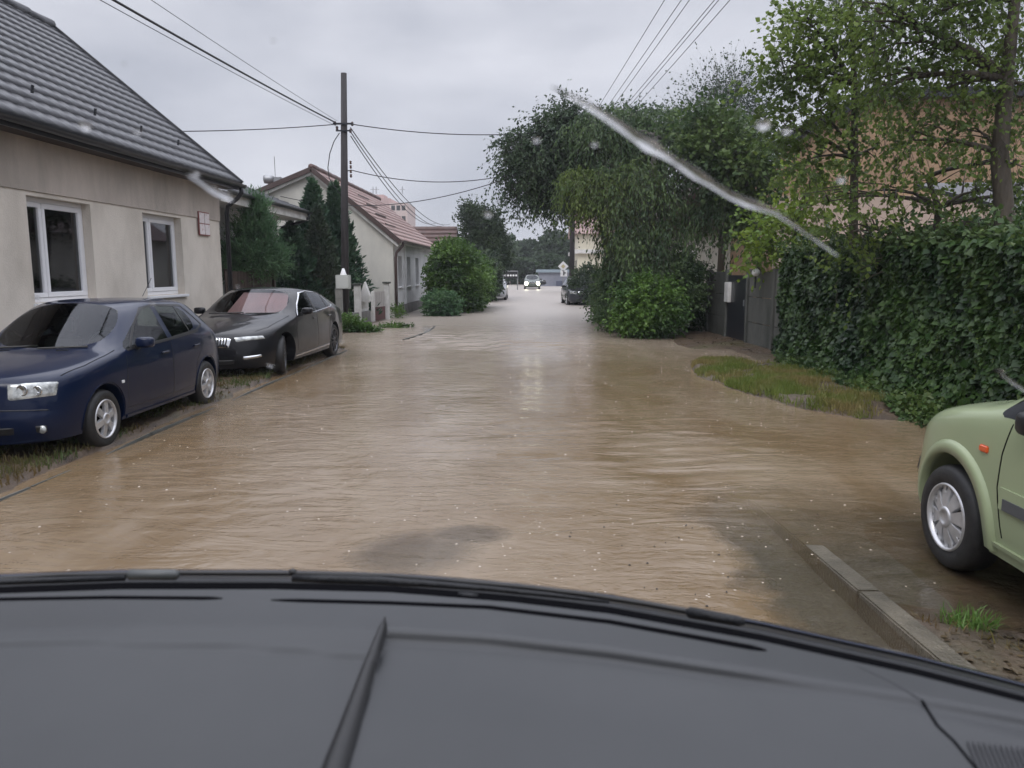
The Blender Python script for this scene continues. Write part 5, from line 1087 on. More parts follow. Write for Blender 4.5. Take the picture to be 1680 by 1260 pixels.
plant('weeping_tree', 'olive tinted hanging tree crown in front of the dark birch, over the street', 'tree', (aty(985, 470, 24).x, 24.5, -.1),
  [cl(950, 300, 23, .45, .6, .35, 280, .7, .9), cl(995, 300, 22.8, .5, .6, .4, 360, .8, 1.4), cl(1040, 300, 22.5, .6, .6, .5, 380, 1.1, 1.1), cl(1000, 350, 22.6, .6, .6, .5, 380, 1.0, 1.0)],
  M['lf_olive'], 12, trunk=[(aty(1000, 470, 24.5).x, 24.5, -.3), (aty(1000, 470, 24.5).x, 24.4, 1.8), (aty(990, 400, 24).x, 24, 3.4), (aty(985, 330, 23.5).x, 23.5, 4.3)], tr=.10, leaf=(.07, .13), per=4, asp=.38, hang=.9, keep=lambda p: p[:, 2] > 2.7-.9*(p[:, 0] > 1.9))
plant('birch_tree', 'dark birch leaning over the street with feathery drooping branch ends', 'tree', (aty(1000, 470, 26.5).x, 27, -.1),
  [cl(885, 265, 25.5, .75, .8, .6, 620, .8, .7), cl(855, 290, 25.5, .45, .5, .5, 300, .7, .8), cl(915, 310, 25.5, .8, .7, .45, 560, .6, .9), cl(850, 240, 25.5, .35, .4, .3, 130, .8, .6), cl(870, 300, 25.5, .8, .6, .5, 90, 1.3, 1.3), cl(905, 230, 25.5, .9, .6, .5, 70, 1.3, .4), cl(905, 215, 25.8, .6, .6, .4, 300, .7, .4), cl(940, 220, 26, .9, 1.0, .6, 620, .9, .4), cl(930, 190, 26, .35, .5, .3, 110, .7, .1), cl(985, 235, 26.5, 1.0, 1.0, .7, 420, .9, .3), cl(845, 245, 25.5, .35, .4, .35, 90, .9, .4), cl(1040, 220, 27, .9, .9, .7, 300, .9, .3), cl(950, 290, 26, .9, .9, .8, 700, .9, .8)],
  M['lf_birch'], 13, keep=lambda p: p[:, 2] > 2.85+.4*np.sin(p[:, 0]*5)*np.sin(p[:, 1]*7), trunk=[(aty(1003, 470, 27).x, 27, -.3), (aty(1000, 470, 27).x, 27, 2), (aty(985, 360, 26.8).x, 26.8, 3.6), (aty(960, 270, 26.3).x, 26.3, 5.2), (aty(945, 215, 26).x, 26, 6.4)], tr=.16, leaf=(.07, .12), per=4, asp=.6, hang=.6, bark=M['bark_birch'])
plant('poplar_tree', 'airy tree top with small dark leaves against the sky right of the water streak', 'tree', (aty(1180, 470, 30).x, 30, 0),
  [cl(1180, 180, 29, .9, .9, .9, 520, 1.2, -.1), cl(1215, 160, 29, .7, .8, .6, 340, 1.1, -.1), cl(1130, 210, 29, .8, .8, .5, 400, 1.1, .0), cl(1225, 215, 29.5, .7, .8, .7, 440, 1.0, .1), cl(1180, 260, 29.5, 1.0, 1, .9, 760, 1, .3)],
  M['lf_birch'], 14, trunk=[(aty(1180, 470, 30).x, 30, -.3), (aty(1185, 400, 30).x, 30, 3.4), (aty(1190, 230, 30).x, 29.5, 6.4), (aty(1200, 140, 30).x, 29.2, 8.4)], tr=.16, leaf=(.06, .10), per=2, asp=.7)
plant('maple_tree', 'bright green broad-leaved tree between the weeping tree and the ochre house', 'tree', (aty(1240, 470, 22).x, 22, 0),
  [cl(1180, 235, 21.5, .75, .7, .5, 380, .8, .1), cl(1225, 265, 21, .6, .7, .5, 330, .8, .2), cl(1230, 330, 21.5, .5, .7, .7, 300, .8, .3), cl(1150, 210, 22, .5, .6, .4, 200, .7, .1)],
  M['lf_maple'], 15, trunk=[(aty(1250, 470, 22).x, 22, -.2), (aty(1245, 400, 22).x, 22, 2.6), (aty(1225, 320, 21.6).x, 21.6, 3.8), (aty(1195, 230, 21.6).x, 21.6, 5.3)], tr=.09, leaf=(.09, .15), per=2, asp=.9, hang=.3)
# undergrowth at the water's edge below them
for (u, v, y, rr, n, sd, lab) in ((1065, 500, 20.6, (.75, .6, .62), 1100, 21, 'leafy green bush standing in the water below the weeping tree'), (1022, 480, 22.6, (.55, 1.2, .85), 1100, 22, 'dark leafy bush along the street edge left of the weeping tree'), (1100, 460, 21.6, (.7, .5, .8), 900, 23, 'dark bush behind the water-edge bush near the pale house glimpse'), (1000, 495, 26.5, (.4, 1.9, .7), 900, 24, 'shaded bush farther down the right street edge')):
    c = aty(u, v, y); plant('bush', lab, 'bush', (c.x, y, -.1), [(tuple(c), rr, n, .45, .25, .35), ((c.x, c.y, max(.25, c.z-rr[2]*.55)), (rr[0]*1.1, rr[1]*1.1, .3), n//3, .4, .3, .35)], M['lf_bush'] if sd == 21 else M['lf_willow'], sd, trunk=[(c.x, c.y, -.3), (c.x, c.y, .5), (c.x+.05, c.y, c.z)], tr=.06, leaf=(.06, .11), per=3, asp=.65, show_twigs=False)
c = aty(1140, 490, 22.8); plant('ivy_bush', 'very dark ivy mass hiding the end of the concrete fence', 'bush', (c.x, 22.8, 0), [(tuple(c), (.5, .4, .85), 1000, .35, .6, .3)], M['lf_ivy'], 25, trunk=[(c.x, 22.8, -.2), (c.x, 22.8, 1.4)], tr=.05, leaf=(.07, .1), per=3, show_twigs=False)

# ---- garden trees at the right
ta = [tuple(aty(u, v, 13.2)) for (u, v) in ((1398, 470), (1400, 380), (1402, 260), (1402, 140), (1396, 20), (1392, -60))]; ta[0] = (ta[0][0], 13.2, 0)
plant('garden_tree', 'slender young tree with a straight thin trunk behind the ivy hedge', 'tree', (ta[0][0], 13.2, 0),
  [cl(1300, 130, 13, .42, .5, .22, 70, .6, .1), cl(1330, 60, 13, .40, .5, .22, 60, .55, .0), cl(1345, 180, 13, .5, .5, .26, 100, .6, .1), cl(1285, 110, 12.8, .2, .4, .16, 34, .5, .1), cl(1380, 40, 13, .5, .5, .35, 110, .6, 0), cl(1310, 25, 13, .25, .4, .15, 34, .5, .0), cl(1430, 130, 13.2, .4, .4, .35, 70, .6, .1),
   cl(1330, 260, 13, .5, .5, .3, 90, .6, .2), cl(1290, 210, 12.8, .25, .4, .15, 36, .5, .2), cl(1440, 240, 13.2, .4, .4, .3, 60, .6, .2), cl(1370, 110, 13, .4, .4, .3, 80, .6, .1), cl(1400, -60, 13, .7, .6, .4, 100, .6, 0)],
  M['lf_linden'], 31, trunk=ta, tr=.085, leaf=(.06, .105), per=3, asp=.85, hang=.2, twig_r=.005, fork=.6)
tb = [(aty(1655, 470, 10.8).x, 10.8, 0), tuple(aty(1650, 380, 10.8)), tuple(aty(1640, 250, 10.8)), tuple(aty(1652, 130, 10.8)), tuple(aty(1665, 0, 10.8)), tuple(aty(1670, -120, 10.8))]
plant('birch_tree', 'big tree with a dark trunk and long bare limbs at the upper right edge', 'tree', tb[0],
  [cl(1480, 60, 11, .55, .5, .35, 120, .6, .2), cl(1540, 20, 11, .6, .5, .3, 130, .6, .2), cl(1450, 140, 11, .35, .4, .3, 80, .55, .3), cl(1540, 150, 11, .5, .5, .3, 100, .6, .3), cl(1600, 90, 11, .5, .5, .35, 120, .6, .2), cl(1500, 230, 11, .4, .4, .25, 60, .6, .2), cl(1600, 210, 11, .5, .5, .3, 100, .6, .2), cl(1700, 160, 11, .6, .5, .6, 150, .6, .2), cl(1440, 20, 11, .4, .4, .3, 90, .6, .1), cl(1700, 0, 11, .8, .6, .5, 160, .6, .1), cl(1560, -70, 11, 1.0, .7, .4, 200, .6, .1)],
  M['lf_birch2'] if 'lf_birch2' in M else M['lf_linden'], 32, trunk=tb, tr=.15, leaf=(.05, .085), per=3, asp=.75, hang=.5, twig_r=.005)
plant('fruit_tree', 'low spreading fruit tree with crooked dark branches above the ivy hedge', 'tree', (aty(1530, 470, 12).x, 12, 0),
  [cl(1360, 330, 11.6, .5, .5, .3, 30, .5, .2), cl(1450, 310, 11.8, .5, .5, .35, 36, .5, .2), cl(1540, 300, 12, .6, .5, .35, 42, .5, .2), cl(1620, 310, 12, .5, .5, .35, 36, .5, .2), cl(1400, 380, 11.5, .5, .5, .22, 33, .5, .2), cl(1500, 370, 11.6, .5, .5, .25, 33, .5, .2), cl(1590, 375, 11.6, .4, .5, .2, 28, .45, .2), cl(1700, 330, 12, .5, .5, .5, 36, .5, .2), cl(1480, 440, 11.6, 1.2, .4, .25, 44, .5, .1), cl(1660, 270, 12, .4, .5, .35, 33, .5, .2)],
  M['lf_linden'], 33, trunk=[(aty(1530, 470, 12).x, 12, 0), tuple(aty(1535, 400, 12)), tuple(aty(1540, 340, 12)), tuple(aty(1520, 290, 12))], tr=.09, leaf=(.055, .10), per=3, asp=.75, twig_r=.006, fork=.15)
plant('young_maple', 'yellow green leafy sapling behind the end of the ivy hedge below the ochre wall', 'tree', (aty(1290, 470, 18.6).x, 18.6, 0),
  [cl(1270, 370, 17.4, .5, .5, .25, 90, .6, .2), cl(1300, 400, 17.2, .6, .5, .2, 112, .6, .2), cl(1330, 340, 17, .5, .5, .4, 97, .6, .1), cl(1255, 420, 17.6, .3, .4, .2, 60, .5, .2), cl(1340, 290, 17, .4, .4, .35, 52, .6, .1)],
  leafmat('yellow_green_leaves', (.15, .22, .035), (.20, .26, .05), (.11, .18, .04), .4), 34, trunk=[(aty(1295, 470, 17.6).x, 17.6, 0), tuple(aty(1300, 420, 17.5)), tuple(aty(1310, 350, 17.2)), tuple(aty(1335, 280, 17))], tr=.06, leaf=(.08, .14), per=2, asp=.85)
# ---- ivy hedge
def hedge():
    rg = np.random.default_rng(41); root = empty('ivy_hedge', (5.3, 11, 0), 'tall dense ivy hedge covering the fence at the right of the muddy path', 'hedge')
    ya, yb = 5.2, 16.4; 
    def face_x(y): return 5.08+.02*(y-10)
    # inner hull
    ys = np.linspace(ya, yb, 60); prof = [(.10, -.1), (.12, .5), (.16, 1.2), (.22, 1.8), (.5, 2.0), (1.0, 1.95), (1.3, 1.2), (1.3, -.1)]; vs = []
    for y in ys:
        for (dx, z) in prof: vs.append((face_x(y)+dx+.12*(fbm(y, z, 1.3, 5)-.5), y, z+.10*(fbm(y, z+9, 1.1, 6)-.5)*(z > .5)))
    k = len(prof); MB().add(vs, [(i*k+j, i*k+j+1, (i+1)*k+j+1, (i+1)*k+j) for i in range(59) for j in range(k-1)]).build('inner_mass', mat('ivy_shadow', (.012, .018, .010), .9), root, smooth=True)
    def ivy(n, top, sd, mt, nm, size):
        r = np.random.default_rng(sd); y = ya+(yb-ya)*r.random(n)
        if not top:
            z = r.random(n)**.85*2.12; x = face_x(y)+.04+.10*z/2-.34*np.clip(.45-z, 0, 1)-.42*(fbm(y, z, .8, 50)-.40)-.16*(fbm(y, z, 3.1, 51)-.5)-.06*r.random(n); nv = np.stack([-np.ones(n), 0*y, .25+0*y], 1)
        else:
            x = face_x(y)+.05+1.2*r.random(n); z = 2.08+.16*(fbm(x, y, 1.2, 52)-.4)+.15*r.random(n)**2-.25*np.clip(face_x(y)+.22-x, 0, 1); nv = np.stack([-.3+0*y, 0*y, np.ones(n)], 1)
        P = np.stack([x, y, z], 1); D = np.stack([-.25+0*y, 0*y, -.8+0*y], 1)+r.normal(0, .4, (n, 3))
        if top: D = r.normal(0, 1, (n, 3)); D[:, 2] *= .3
        D /= np.linalg.norm(D, axis=1, keepdims=True); nv = nv+r.normal(0, .38, (n, 3)); w_ = np.cross(D, nv); w_ /= np.linalg.norm(w_, axis=1, keepdims=True); up = np.cross(w_, D)
        s = (size[0]+(size[1]-size[0])*r.random(n))[:, None]
        v = np.stack([P, P+D*s*.35+w_*s*.52-up*s*.06, P+D*s*1.0+up*s*.0, P+D*s*.35-w_*s*.52-up*s*.06], 1).reshape(-1, 3)
        link_mesh(nm, np_mesh(nm, v, np.arange(len(v)).reshape(-1, 4)), mt, root)
    ivy(40000, False, 1, M['lf_ivy'], 'ivy_face', (.045, .12)); ivy(9000, True, 2, M['lf_ivytop'], 'ivy_top', (.05, .11)); ivy(5500, False, 3, leafmat('young_ivy_leaves', (.06, .11, .03), (.11, .15, .045), (.04, .075, .025), .25, .4, 1.8), 'young_leaves', (.035, .08))
    T = np.concatenate([twigs(np.random.default_rng(60+k), (face_x(y)+.25, y, 2.15), (.3, .4, .05), 9, .35, .12, m=6, upb=.9) for k, y in enumerate(np.arange(5.6, 16.3, .42))]); v, f = twig_mesh_arrays(T, .003); link_mesh('shoots', np_mesh('shoots', v, f), M['twig'], root)
    P = T[:, 1:].reshape(-1, 3); P = np.repeat(P, 3, 0); r_ = np.random.default_rng(8); v = leaf_quads(P+r_.normal(0, .02, P.shape), r_.normal(0, 1, P.shape), .04+.05*r_.random(len(P)), r_, .8); link_mesh('shoot_leaves', np_mesh('shoot_leaves', v, np.arange(len(v)).reshape(-1, 4)), M['lf_ivytop'], root)
    # low creeping weeds at its foot
    n = 7000; r = np.random.default_rng(9); y = 8.2+6.6*r.random(n)**1.2; x = face_x(y)-.55*r.random(n)**1.6*(1.2-.05*(y-8)); z = ground_h(x, y)+.02+.22*r.random(n)*np.clip(1-(face_x(y)-x)*1.6, .15, 1)
    P = np.stack([x, y, z], 1); v = leaf_quads(P, r.normal(0, 1, (n, 3))*np.array([1, 1, .4]), .05+.05*r.random(n), r, .8); link_mesh('creeping_edge', np_mesh('creeping_edge', v, np.arange(len(v)).reshape(-1, 4)), M['lf_ivytop'], root)
hedge()
# ---- left side
def conifer(name, label, x, y, hgt, rad, mt, seed, n, leaf, asp=.3, z0=.1):
    rg = np.random.default_rng(seed); root = empty(name, (x, y, 0), label, 'tree')
    z = z0+(hgt-z0)*rg.random(n)**.95; a = rg.random(n)*6.283; t = (z-z0)/(hgt-z0); lump = .15+1.5*fbm(a*1.5+9, z*2.0, 1.9, seed); r = rad*np.clip(1.02-t**1.45, .015, 1)*lump*(.5+.5*rg.random(n)**.4); z = z+.5*(fbm(a*1.6+3, t*3, 1.9, seed+4)-.5)*(.3+t)
    P = np.stack([x+np.cos(a)*r, y+np.sin(a)*r, z], 1); D = np.stack([np.cos(a)*.8, np.sin(a)*.8, .9+0*a], 1)
    S = leaf[0]+(leaf[1]-leaf[0])*rg.random(n); v = leaf_quads(P, D, S, rg, asp, .3, -.1); link_mesh('crown', np_mesh('crown', v, np.arange(len(v)).reshape(-1, 4)), mt, root)
    MB().tube([(x, y, -.1), (x, y, hgt*.5), (x, y, hgt*.93)], [.09, .06, .015], 8).build('trunk', M['bark'], root, smooth=True); return root
def cone_at(name, label, u, vtop, y, wpx, mt, seed, n, leaf, asp=.3):
    p = aty(u, vtop, y); return conifer(name, label, p.x, y, p.z, wpx/1260*y/2, mt, seed, n, leaf, asp)
cone_at('conifer', 'tall dark conifer with a narrow top left of the utility pole', 513, 304, 26.4, 112, M['lf_conifer'], 51, 13000, (.13, .27), .34)
cone_at('conifer', 'dark conifer directly behind the utility pole', 549, 310, 26.9, 96, M['lf_conifer'], 52, 12000, (.13, .27), .34)
cone_at('conifer', 'shorter bushy conifer between the pine and the two tall ones', 476, 372, 24.6, 120, M['lf_conifer'], 53, 11000, (.12, .24), .34)
cone_at('conifer', 'brownish green conifer in front of the tall dark ones', 520, 345, 25.2, 92, leafmat('bronze_conifer', (.05, .06, .04), (.06, .075, .05), (.035, .06, .04), .1, .5), 54, 9000, (.11, .22), .34)
p = aty(418, 470, 19.9)
plant('pine_tree', 'light green soft pine in front of the annex', 'tree', (p.x, 19.9, 0), [cl(421, 352, 19.9, .12, .15, .22, 260, .35, -.3, .6, .8), cl(418, 385, 19.9, .32, .35, .25, 480, .4, -.2, .6, .5), cl(410, 420, 19.8, .55, .5, .3, 700, .45, -.1, .6, .3), cl(395, 440, 19.7, .5, .4, .3, 420, .4, -.1, .6, .3), cl(440, 425, 20.2, .4, .4, .3, 420, .4, -.1, .6, .3)],
      M['lf_pine'], 55, trunk=[(p.x, 19.9, -.1), (p.x, 19.9, 1.5), tuple(aty(421, 345, 19.9))], tr=.06, leaf=(.09, .16), per=4, asp=.15, hang=-.2, twig_r=.004)
# clipped big bush by the white house, continuing down the street
c = aty(748, 460, 33.5)
plant('large_bush', 'big rounded green bush overgrowing the pavement beside the white house', 'bush', (c.x, 33.5, 0), [(tuple(c), (1.15, 1.6, 1.15), 2600, .35, .15, .25, .3), ((c.x-.05, 33, 2.45), (.75, 1.2, .45), 700, .35, .0, .4, .4), ((c.x+.55, 37, 1.3), (.85, 2.6, 1.05), 1700, .35, .1, .25, .3), ((c.x+.2, 34, .6), (1.0, 2.2, .5), 900, .3, .2, .3)],
      M['lf_bush'], 56, trunk=[(c.x, 33.5, -.1), (c.x, 33.5, 1), (c.x, 33.5, 2)], tr=.08, leaf=(.08, .14), per=3, asp=.7, show_twigs=False)
c = aty(724, 497, 30.6)
plant('shrub', 'low bluish green shrub at the foot of the white house wall', 'bush', (c.x, 30.6, 0), [((c.x, 30.6, .38), (.62, .5, .42), 900, .25, .1, .3, .4)], M['lf_pine'], 57, trunk=[(c.x, 30.6, -.1), (c.x, 30.6, .4)], tr=.03, leaf=(.07, .11), per=3, asp=.7, show_twigs=False)
c = aty(793, 410, 50)
plant('dark_tree', 'dark dense tree rising behind the big bush at the left of the street', 'tree', (c.x, 50, 0), [((c.x, 50, 3.4), (1.35, 1.4, 1.7), 1500, .6, .0, .35, .5), ((c.x-.75, 50, 4.9), (.5, .7, .8), 420, .7, -.3, .5, .8), ((c.x+.3, 50, 4.6), (.8, .8, .8), 500, .6, -.1, .5, .6), ((c.x+.8, 50, 3.0), (.8, .8, 1.2), 500, .6, .1, .4, .4), ((c.x+.4, 46, 1.5), (.75, 2.8, 1.3), 900, .4, .1, .3, .2)],
      M['lf_darktree'], 58, trunk=[(c.x, 50, -.1), (c.x, 50, 2), (c.x, 50, 4.4)], tr=.16, leaf=(.12, .20), per=3, asp=.6, show_twigs=False)
c = aty(578, 541, 22.3)
plant('weed_clump', 'green weeds growing at the foot of the utility pole', 'plant', (c.x, 22.3, 0), [((c.x-.1, 22.3, .16), (.30, .25, .16), 260, .28, .1, .5, .8), ((c.x+.35, 22.2, .06), (.45, .2, .06), 200, .15, .1, .5, .6)], M['lf_bush'], 59, leaf=(.05, .10), per=3, asp=.5, show_twigs=False, crown='leaves')
c = aty(655, 528, 27.5)
plant('weed_clump', 'thin strip of weeds by the downpipe of the white house', 'plant', (c.x, 28.6, 0), [((aty(652, 510, 28.9).x, 28.9, .2), (.2, .2, .22), 120, .25, .1, .5, .8), ((aty(650, 534, 24).x, 24, .03), (.5, .12, .03), 140, .12, .1, .5, .6)], M['lf_bush'], 60, leaf=(.05, .09), per=2, asp=.5, show_twigs=False, crown='leaves')
# shrubs down the right side and dark bush by the parked car
c = aty(968, 478, 40)
plant('bush', 'dark bush overhanging the parked silver car down the right side', 'bush', (c.x, 41, 0), [((c.x-.1, 41, 1.0), (.8, 1.3, .9), 900, .4, .2, .3, .3)], M['lf_darktree'], 61, trunk=[(c.x, 41, -.1), (c.x, 41, .8)], tr=.06, leaf=(.09, .15), per=3, show_twigs=False)
# ---- trees at the end of the street
def far_tree(u, vtop, y, wpx, seed, lab):
    p = aty(u, vtop, y); w_ = wpx/1260*y/2; h_ = p.z; r2 = random.Random(seed); cls = []
    for k in range(6): cls.append(((p.x+r2.uniform(-.6, .6)*w_, y+r2.uniform(-.5, .5)*w_, h_*r2.uniform(.35, .80)), (w_*.55, w_*.5, h_*.2), 260, h_*.10, .1, .4, .4))
    cls.append(((p.x, y, h_*.5), (w_*.9, w_*.7, h_*.42), 700, h_*.08, .1, .35, .4))
    plant('background_tree', lab, 'tree', (p.x, y, 0), cls, M['lf_far'], seed, trunk=[(p.x, y, -.2), (p.x, y, h_*.4), (p.x, y, h_*.8)], tr=.25, leaf=(.30, .55), per=2, asp=.8, show_twigs=False, limbs=False)
far_tree(845, 398, 120, 62, 71, 'pale green background tree left of the street end')
far_tree(880, 398, 125, 44, 72, 'small rounded background tree in the gap at the street end')
far_tree(912, 378, 112, 70, 73, 'taller background tree at the right of the street end')
far_tree(858, 424, 104, 60, 74, 'low dark background tree just above the gantry sign')
far_tree(896, 418, 106, 60, 75, 'low background tree above the blue grey shed')
far_tree(935, 400, 118, 60, 76, 'background tree partly behind the far utility pole')
far_tree(822, 408, 116, 60, 77, 'background tree showing beside the dark tree')
far_tree(960, 395, 130, 70, 78, 'background tree hidden behind the yellowish house')
rg = np.random.default_rng(80); n = 16000; P = np.stack([rg.uniform(-160, 160, n), 150+rg.normal(0, 6, n), 0*np.zeros(n)], 1); top = 5.0+3.5*fbm(P[:, 0], P[:, 1], .08, 3); P[:, 2] = top*rg.random(n)**.6
v = leaf_quads(P, rg.normal(0, 1, (n, 3)), .9+1.2*rg.random(n), rg, .8); tag(link_mesh('distant_wood', np_mesh('distant_wood', v, np.arange(len(v)).reshape(-1, 4)), M['lf_far']), 'hazy far-off line of trees closing the view', 'wood', kind='stuff')
# ================================================================== THE CAR THE PICTURE IS TAKEN FROM
own = empty('car_interior', (-.4, .4, .3), 'grey dashboard, wipers and windscreen base of the car in the foreground', 'car')
def interp(xs, ys, x): return float(np.interp(x, xs, ys))
EDU = [-1900, -900, -300, 0, 200, 450, 640, 840, 1000, 1250, 1500, 1680, 2100, 2500]; EDV = [1300, 1085, 1000, 974, 967, 967, 972, 988, 1007, 1052, 1107, 1153, 1275, 1400]
def edge_v(u): return interp(EDU, EDV, u)
# crease across each half of the pad
CLU = [-900, -100, 140, 300, 430, 600]; CLV = [1120, 1062, 1056, 1058, 1063, 1080]
CRU = [600, 640, 800, 1000, 1250, 1500, 1680, 2500]; CRV = [1037, 1040, 1049, 1072, 1108, 1148, 1182, 1420]
RIDGE = [(632, 1022), (620, 1055), (605, 1095), (590, 1140), (573, 1190), (552, 1250), (530, 1320), (480, 1480), (430, 1640)]
def ridge_u(v): return interp([p[1] for p in RIDGE], [p[0] for p in RIDGE], v)
def dash_z(u, v):
    s = max(0, v-edge_v(u)); z = 1.362+.012*min(1, s/60)-.00009*s
    r = ridge_u(max(v, 1022)) if v > 1022 else 636
    sm = lambda a, b, x: (lambda t: t*t*(3-2*t))(min(1, max(0, (x-a)/(b-a))))
    if v > 1015 and u > r: z -= .009*sm(0, 26, v-interp(CRU, CRV, u)+10)*sm(0, 8, u-r) - .003*sm(34, 160, v-interp(CRU, CRV, u))
    else: z -= .0032*sm(0, 6, v-interp(CLU, CLV, u)+3)
    return z
def dpt(u, v, dz=0):
    z = dash_z(u, v)+dz; return atz(u, v, z)
us = sorted(set(list(range(-1900, 2500, 20))+[int(ridge_u(v)) for v in range(1022, 1600, 24)])); rowsn = 84; vs = []
for k in range(rowsn):
    t = (k/(rowsn-1))**1.25
    for u in us: e = edge_v(u); v = e+(1720-e)*t*(1 if e < 1400 else .5); vs.append(dpt(u, v))
n = len(us); mb = MB(); mb.add(vs, [(i*n+j, i*n+j+1, (i+1)*n+j+1, (i+1)*n+j) for i in range(rowsn-1) for j in range(n-1)])
M['dash'] = mat('soft_dash_plastic', (.042, .044, .047), .46, (.034, .036, .039), 3, bump=.12, bscale=900, bdist=.001)
mb.build('dashboard', M['dash'], own, smooth=True)
# dropped front lip behind the pad edge
mb = MB(); vs = []
for u in us: p = dpt(u, edge_v(u)); d = Vector((p.x, p.y, 0)).normalized(); vs += [p, p+d*.004+V(0, 0, -.006), p+d*.012+V(0, 0, -.08)]
mb.add(vs, [(i*3+j, i*3+j+1, (i+1)*3+j+1, (i+1)*3+j) for i in range(n-1) for j in range(2)]); mb.build('dashboard_lip', M['dash'], own, smooth=True)
def strip(name, pts, w0, w1, mt, dz=.0006, h=.0, smooth=True, n=40):
    """ribbon on the pad through pixel points; widths in metres; h>0 makes a rounded bead"""
    P = []; tot = len(pts)-1
    for k in range(n+1):
        f = k/n*tot; i = min(int(f), tot-1); t = f-i; P.append(dpt(pts[i][0]+(pts[i+1][0]-pts[i][0])*t, pts[i][1]+(pts[i+1][1]-pts[i][1])*t, dz))
    vs = []
    for i, p in enumerate(P):
        d = (P[min(i+1, n)]-P[max(i-1, 0)]).normalized(); s = d.cross(V(0, 0, 1)).normalized(); w_ = (w0+(w1-w0)*i/n)/2*min(1, .25+min(i, n-i)*.5)
        for a in (-1, -.7, 0, .7, 1): vs.append(p+s*w_*a+V(0, 0, h*(1-a*a)))
    return MB().add(vs, [(i*5+j, i*5+j+1, (i+1)*5+j+1, (i+1)*5+j) for i in range(n) for j in range(4)]).build(name, mt, own, smooth=smooth)
SL = mat('vent_shadow', (.004, .004, .005), .95, spec=.02)
strip('defroster_vent', [(-60, 985), (0, 983), (180, 980), (365, 981.5)], .010, .010, SL)
strip('defroster_vent', [(445, 984), (640, 989), (800, 996), (1000, 1020), (1150, 1047), (1258, 1067)], .010, .012, SL)
strip('centre_ridge', RIDGE, .010, .030, M['black_plastic'], -.001, .009)
strip('panel_seam', [(1405, 1092), (1450, 1112), (1512, 1147)], .0009, .0014, mat('seam_grey', (.05, .05, .055), .8), n=24); strip('panel_seam', [(1512, 1147), (1522, 1165), (1538, 1190), (1565, 1215), (1600, 1258), (1660, 1330), (1730, 1420)], .003, .0022, SL)
mb = MB()
for i in range(70):
    u = 1588+i*9; a = dpt(u, 1214+(u-1580)*.12, .0016); b = dpt(u+60, 1214+(u-1580)*.12+150, .0016); mb.obox(a, b, .0016, .0012)
mb.build('speaker_grille', mat('grille_dark', (.04, .04, .045), .6), own)
# wiper channel, cowl, wipers, rear edge of the bonnet
def edge_d(u): return (dpt(u, edge_v(u))-V(0, 0, CAMZ)).length
def curve_at(vals, us_, dist, up=0):
    out = []
    for u in us_:
        v = interp(EDU, vals, u); d = ray(u, v); out.append(V(0, 0, CAMZ)+d*(edge_d(u)+dist-.96)+V(0, 0, up))
    return out
US = list(range(-1900, 2501, 50)); T = [EDV[i]-x for i, x in enumerate([40, 40, 38, 34, 30, 28, 30, 34, 36, 42, 44, 44, 44, 44])]
def band(name, off0, d0, off1, d1, mt, thick=.004, off=1):
    a = curve_at([e-off0 for e in EDV], US, d0); b = curve_at([e-off1 for e in EDV], US, d1); vs = []
    for p, q in zip(a, b): vs += [p, q, q-V(0, 0, thick), p-V(0, 0, thick)]
    n = len(US); fs = []
    for i in range(n-1): fs += [(i*4+j, i*4+(j+1) % 4, i*4+4+(j+1) % 4, i*4+4+j) for j in range(4)]
    return MB().add(vs, fs).build(name, mt, own, smooth=True)
DK = mat('cowl_plastic', (.010, .011, .013), .45, (.016, .017, .02), 30, 3, .2, spec=.3)
band('frit_shadow_band', -3, 1.0, 11, 1.03, SL, .003)  # near-black strip at the screen edge, painting in the gap's shadow
band('cowl', 10.5, 1.06, 24, 1.16, DK, .02)
band('bonnet_gap', 23.5, 1.17, 29, 1.24, SL, .01)
band('bonnet_edge', 28, 1.26, 34, 1.36, paint('own_blue_paint', (.006, .012, .035), beads=.8), .02)
def bonnet():
    a = curve_at([e-33 for e in EDV], US, 1.355); vs = []; n = len(US)
    for p in a: vs += [p+V(0, .0, -.004), p+V(p.x*.02, .35, -.19), p+V(-p.x*.02, .75, -.44), p+V(-p.x*.08, .95, -.62), p+V(-p.x*.08, .97, -.85)]
    MB().add(vs, [(i*5+j, i*5+j+1, (i+1)*5+j+1, (i+1)*5+j) for i in range(n-1) for j in range(4)]).build('bonnet', paint('bonnet_paint', (.006, .012, .035), beads=.8), own, smooth=True)
bonnet()
def bead(name, pts, dist, r, mt, up=0):
    P = [V(0, 0, CAMZ)+ray(u, v)*(edge_d(u)+dist-.96) for u, v in pts]; return MB().tube(P, r, 8).build(name, mt, own, smooth=True)
def on_edge(us_, off): return [(u, edge_v(u)-off) for u in us_]
bead('wiper_blade', on_edge([-500, -300, -100, 100, 300, 480, 640, 800], 27), 1.06, [.0035]*7+[.002], M['black_plastic'])
bead('wiper_blade', on_edge([660, 760, 860, 960, 1060, 1140, 1222], 27), 1.06, [.002]+[.0036]*6, M['black_plastic'])
bead('wiper_arm', on_edge([480, 540, 620, 700, 800, 900, 1000], 19), 1.05, [.005, .006, .006, .005, .004, .0035, .002], DK); bead('wiper_arm', on_edge([-400, -200, 0, 205], 19), 1.05, .0045, DK)
bead('wiper_clip', on_edge([208, 214, 288, 294], 24), 1.055, [.003, .0075, .0075, .003], mat('clip_grey', (.07, .075, .075), .4)); bead('wiper_clip', on_edge([1125, 1132, 1214, 1222], 26), 1.05, [.003, .0075, .0065, .003], DK)
bead('wiper_pivot', on_edge([474, 480, 487], 29), 1.06, [.003, .0055, .003], M['black_plastic'])
bead('cowl_fastener', on_edge([752, 784], 5), 1.02, .004, DK)
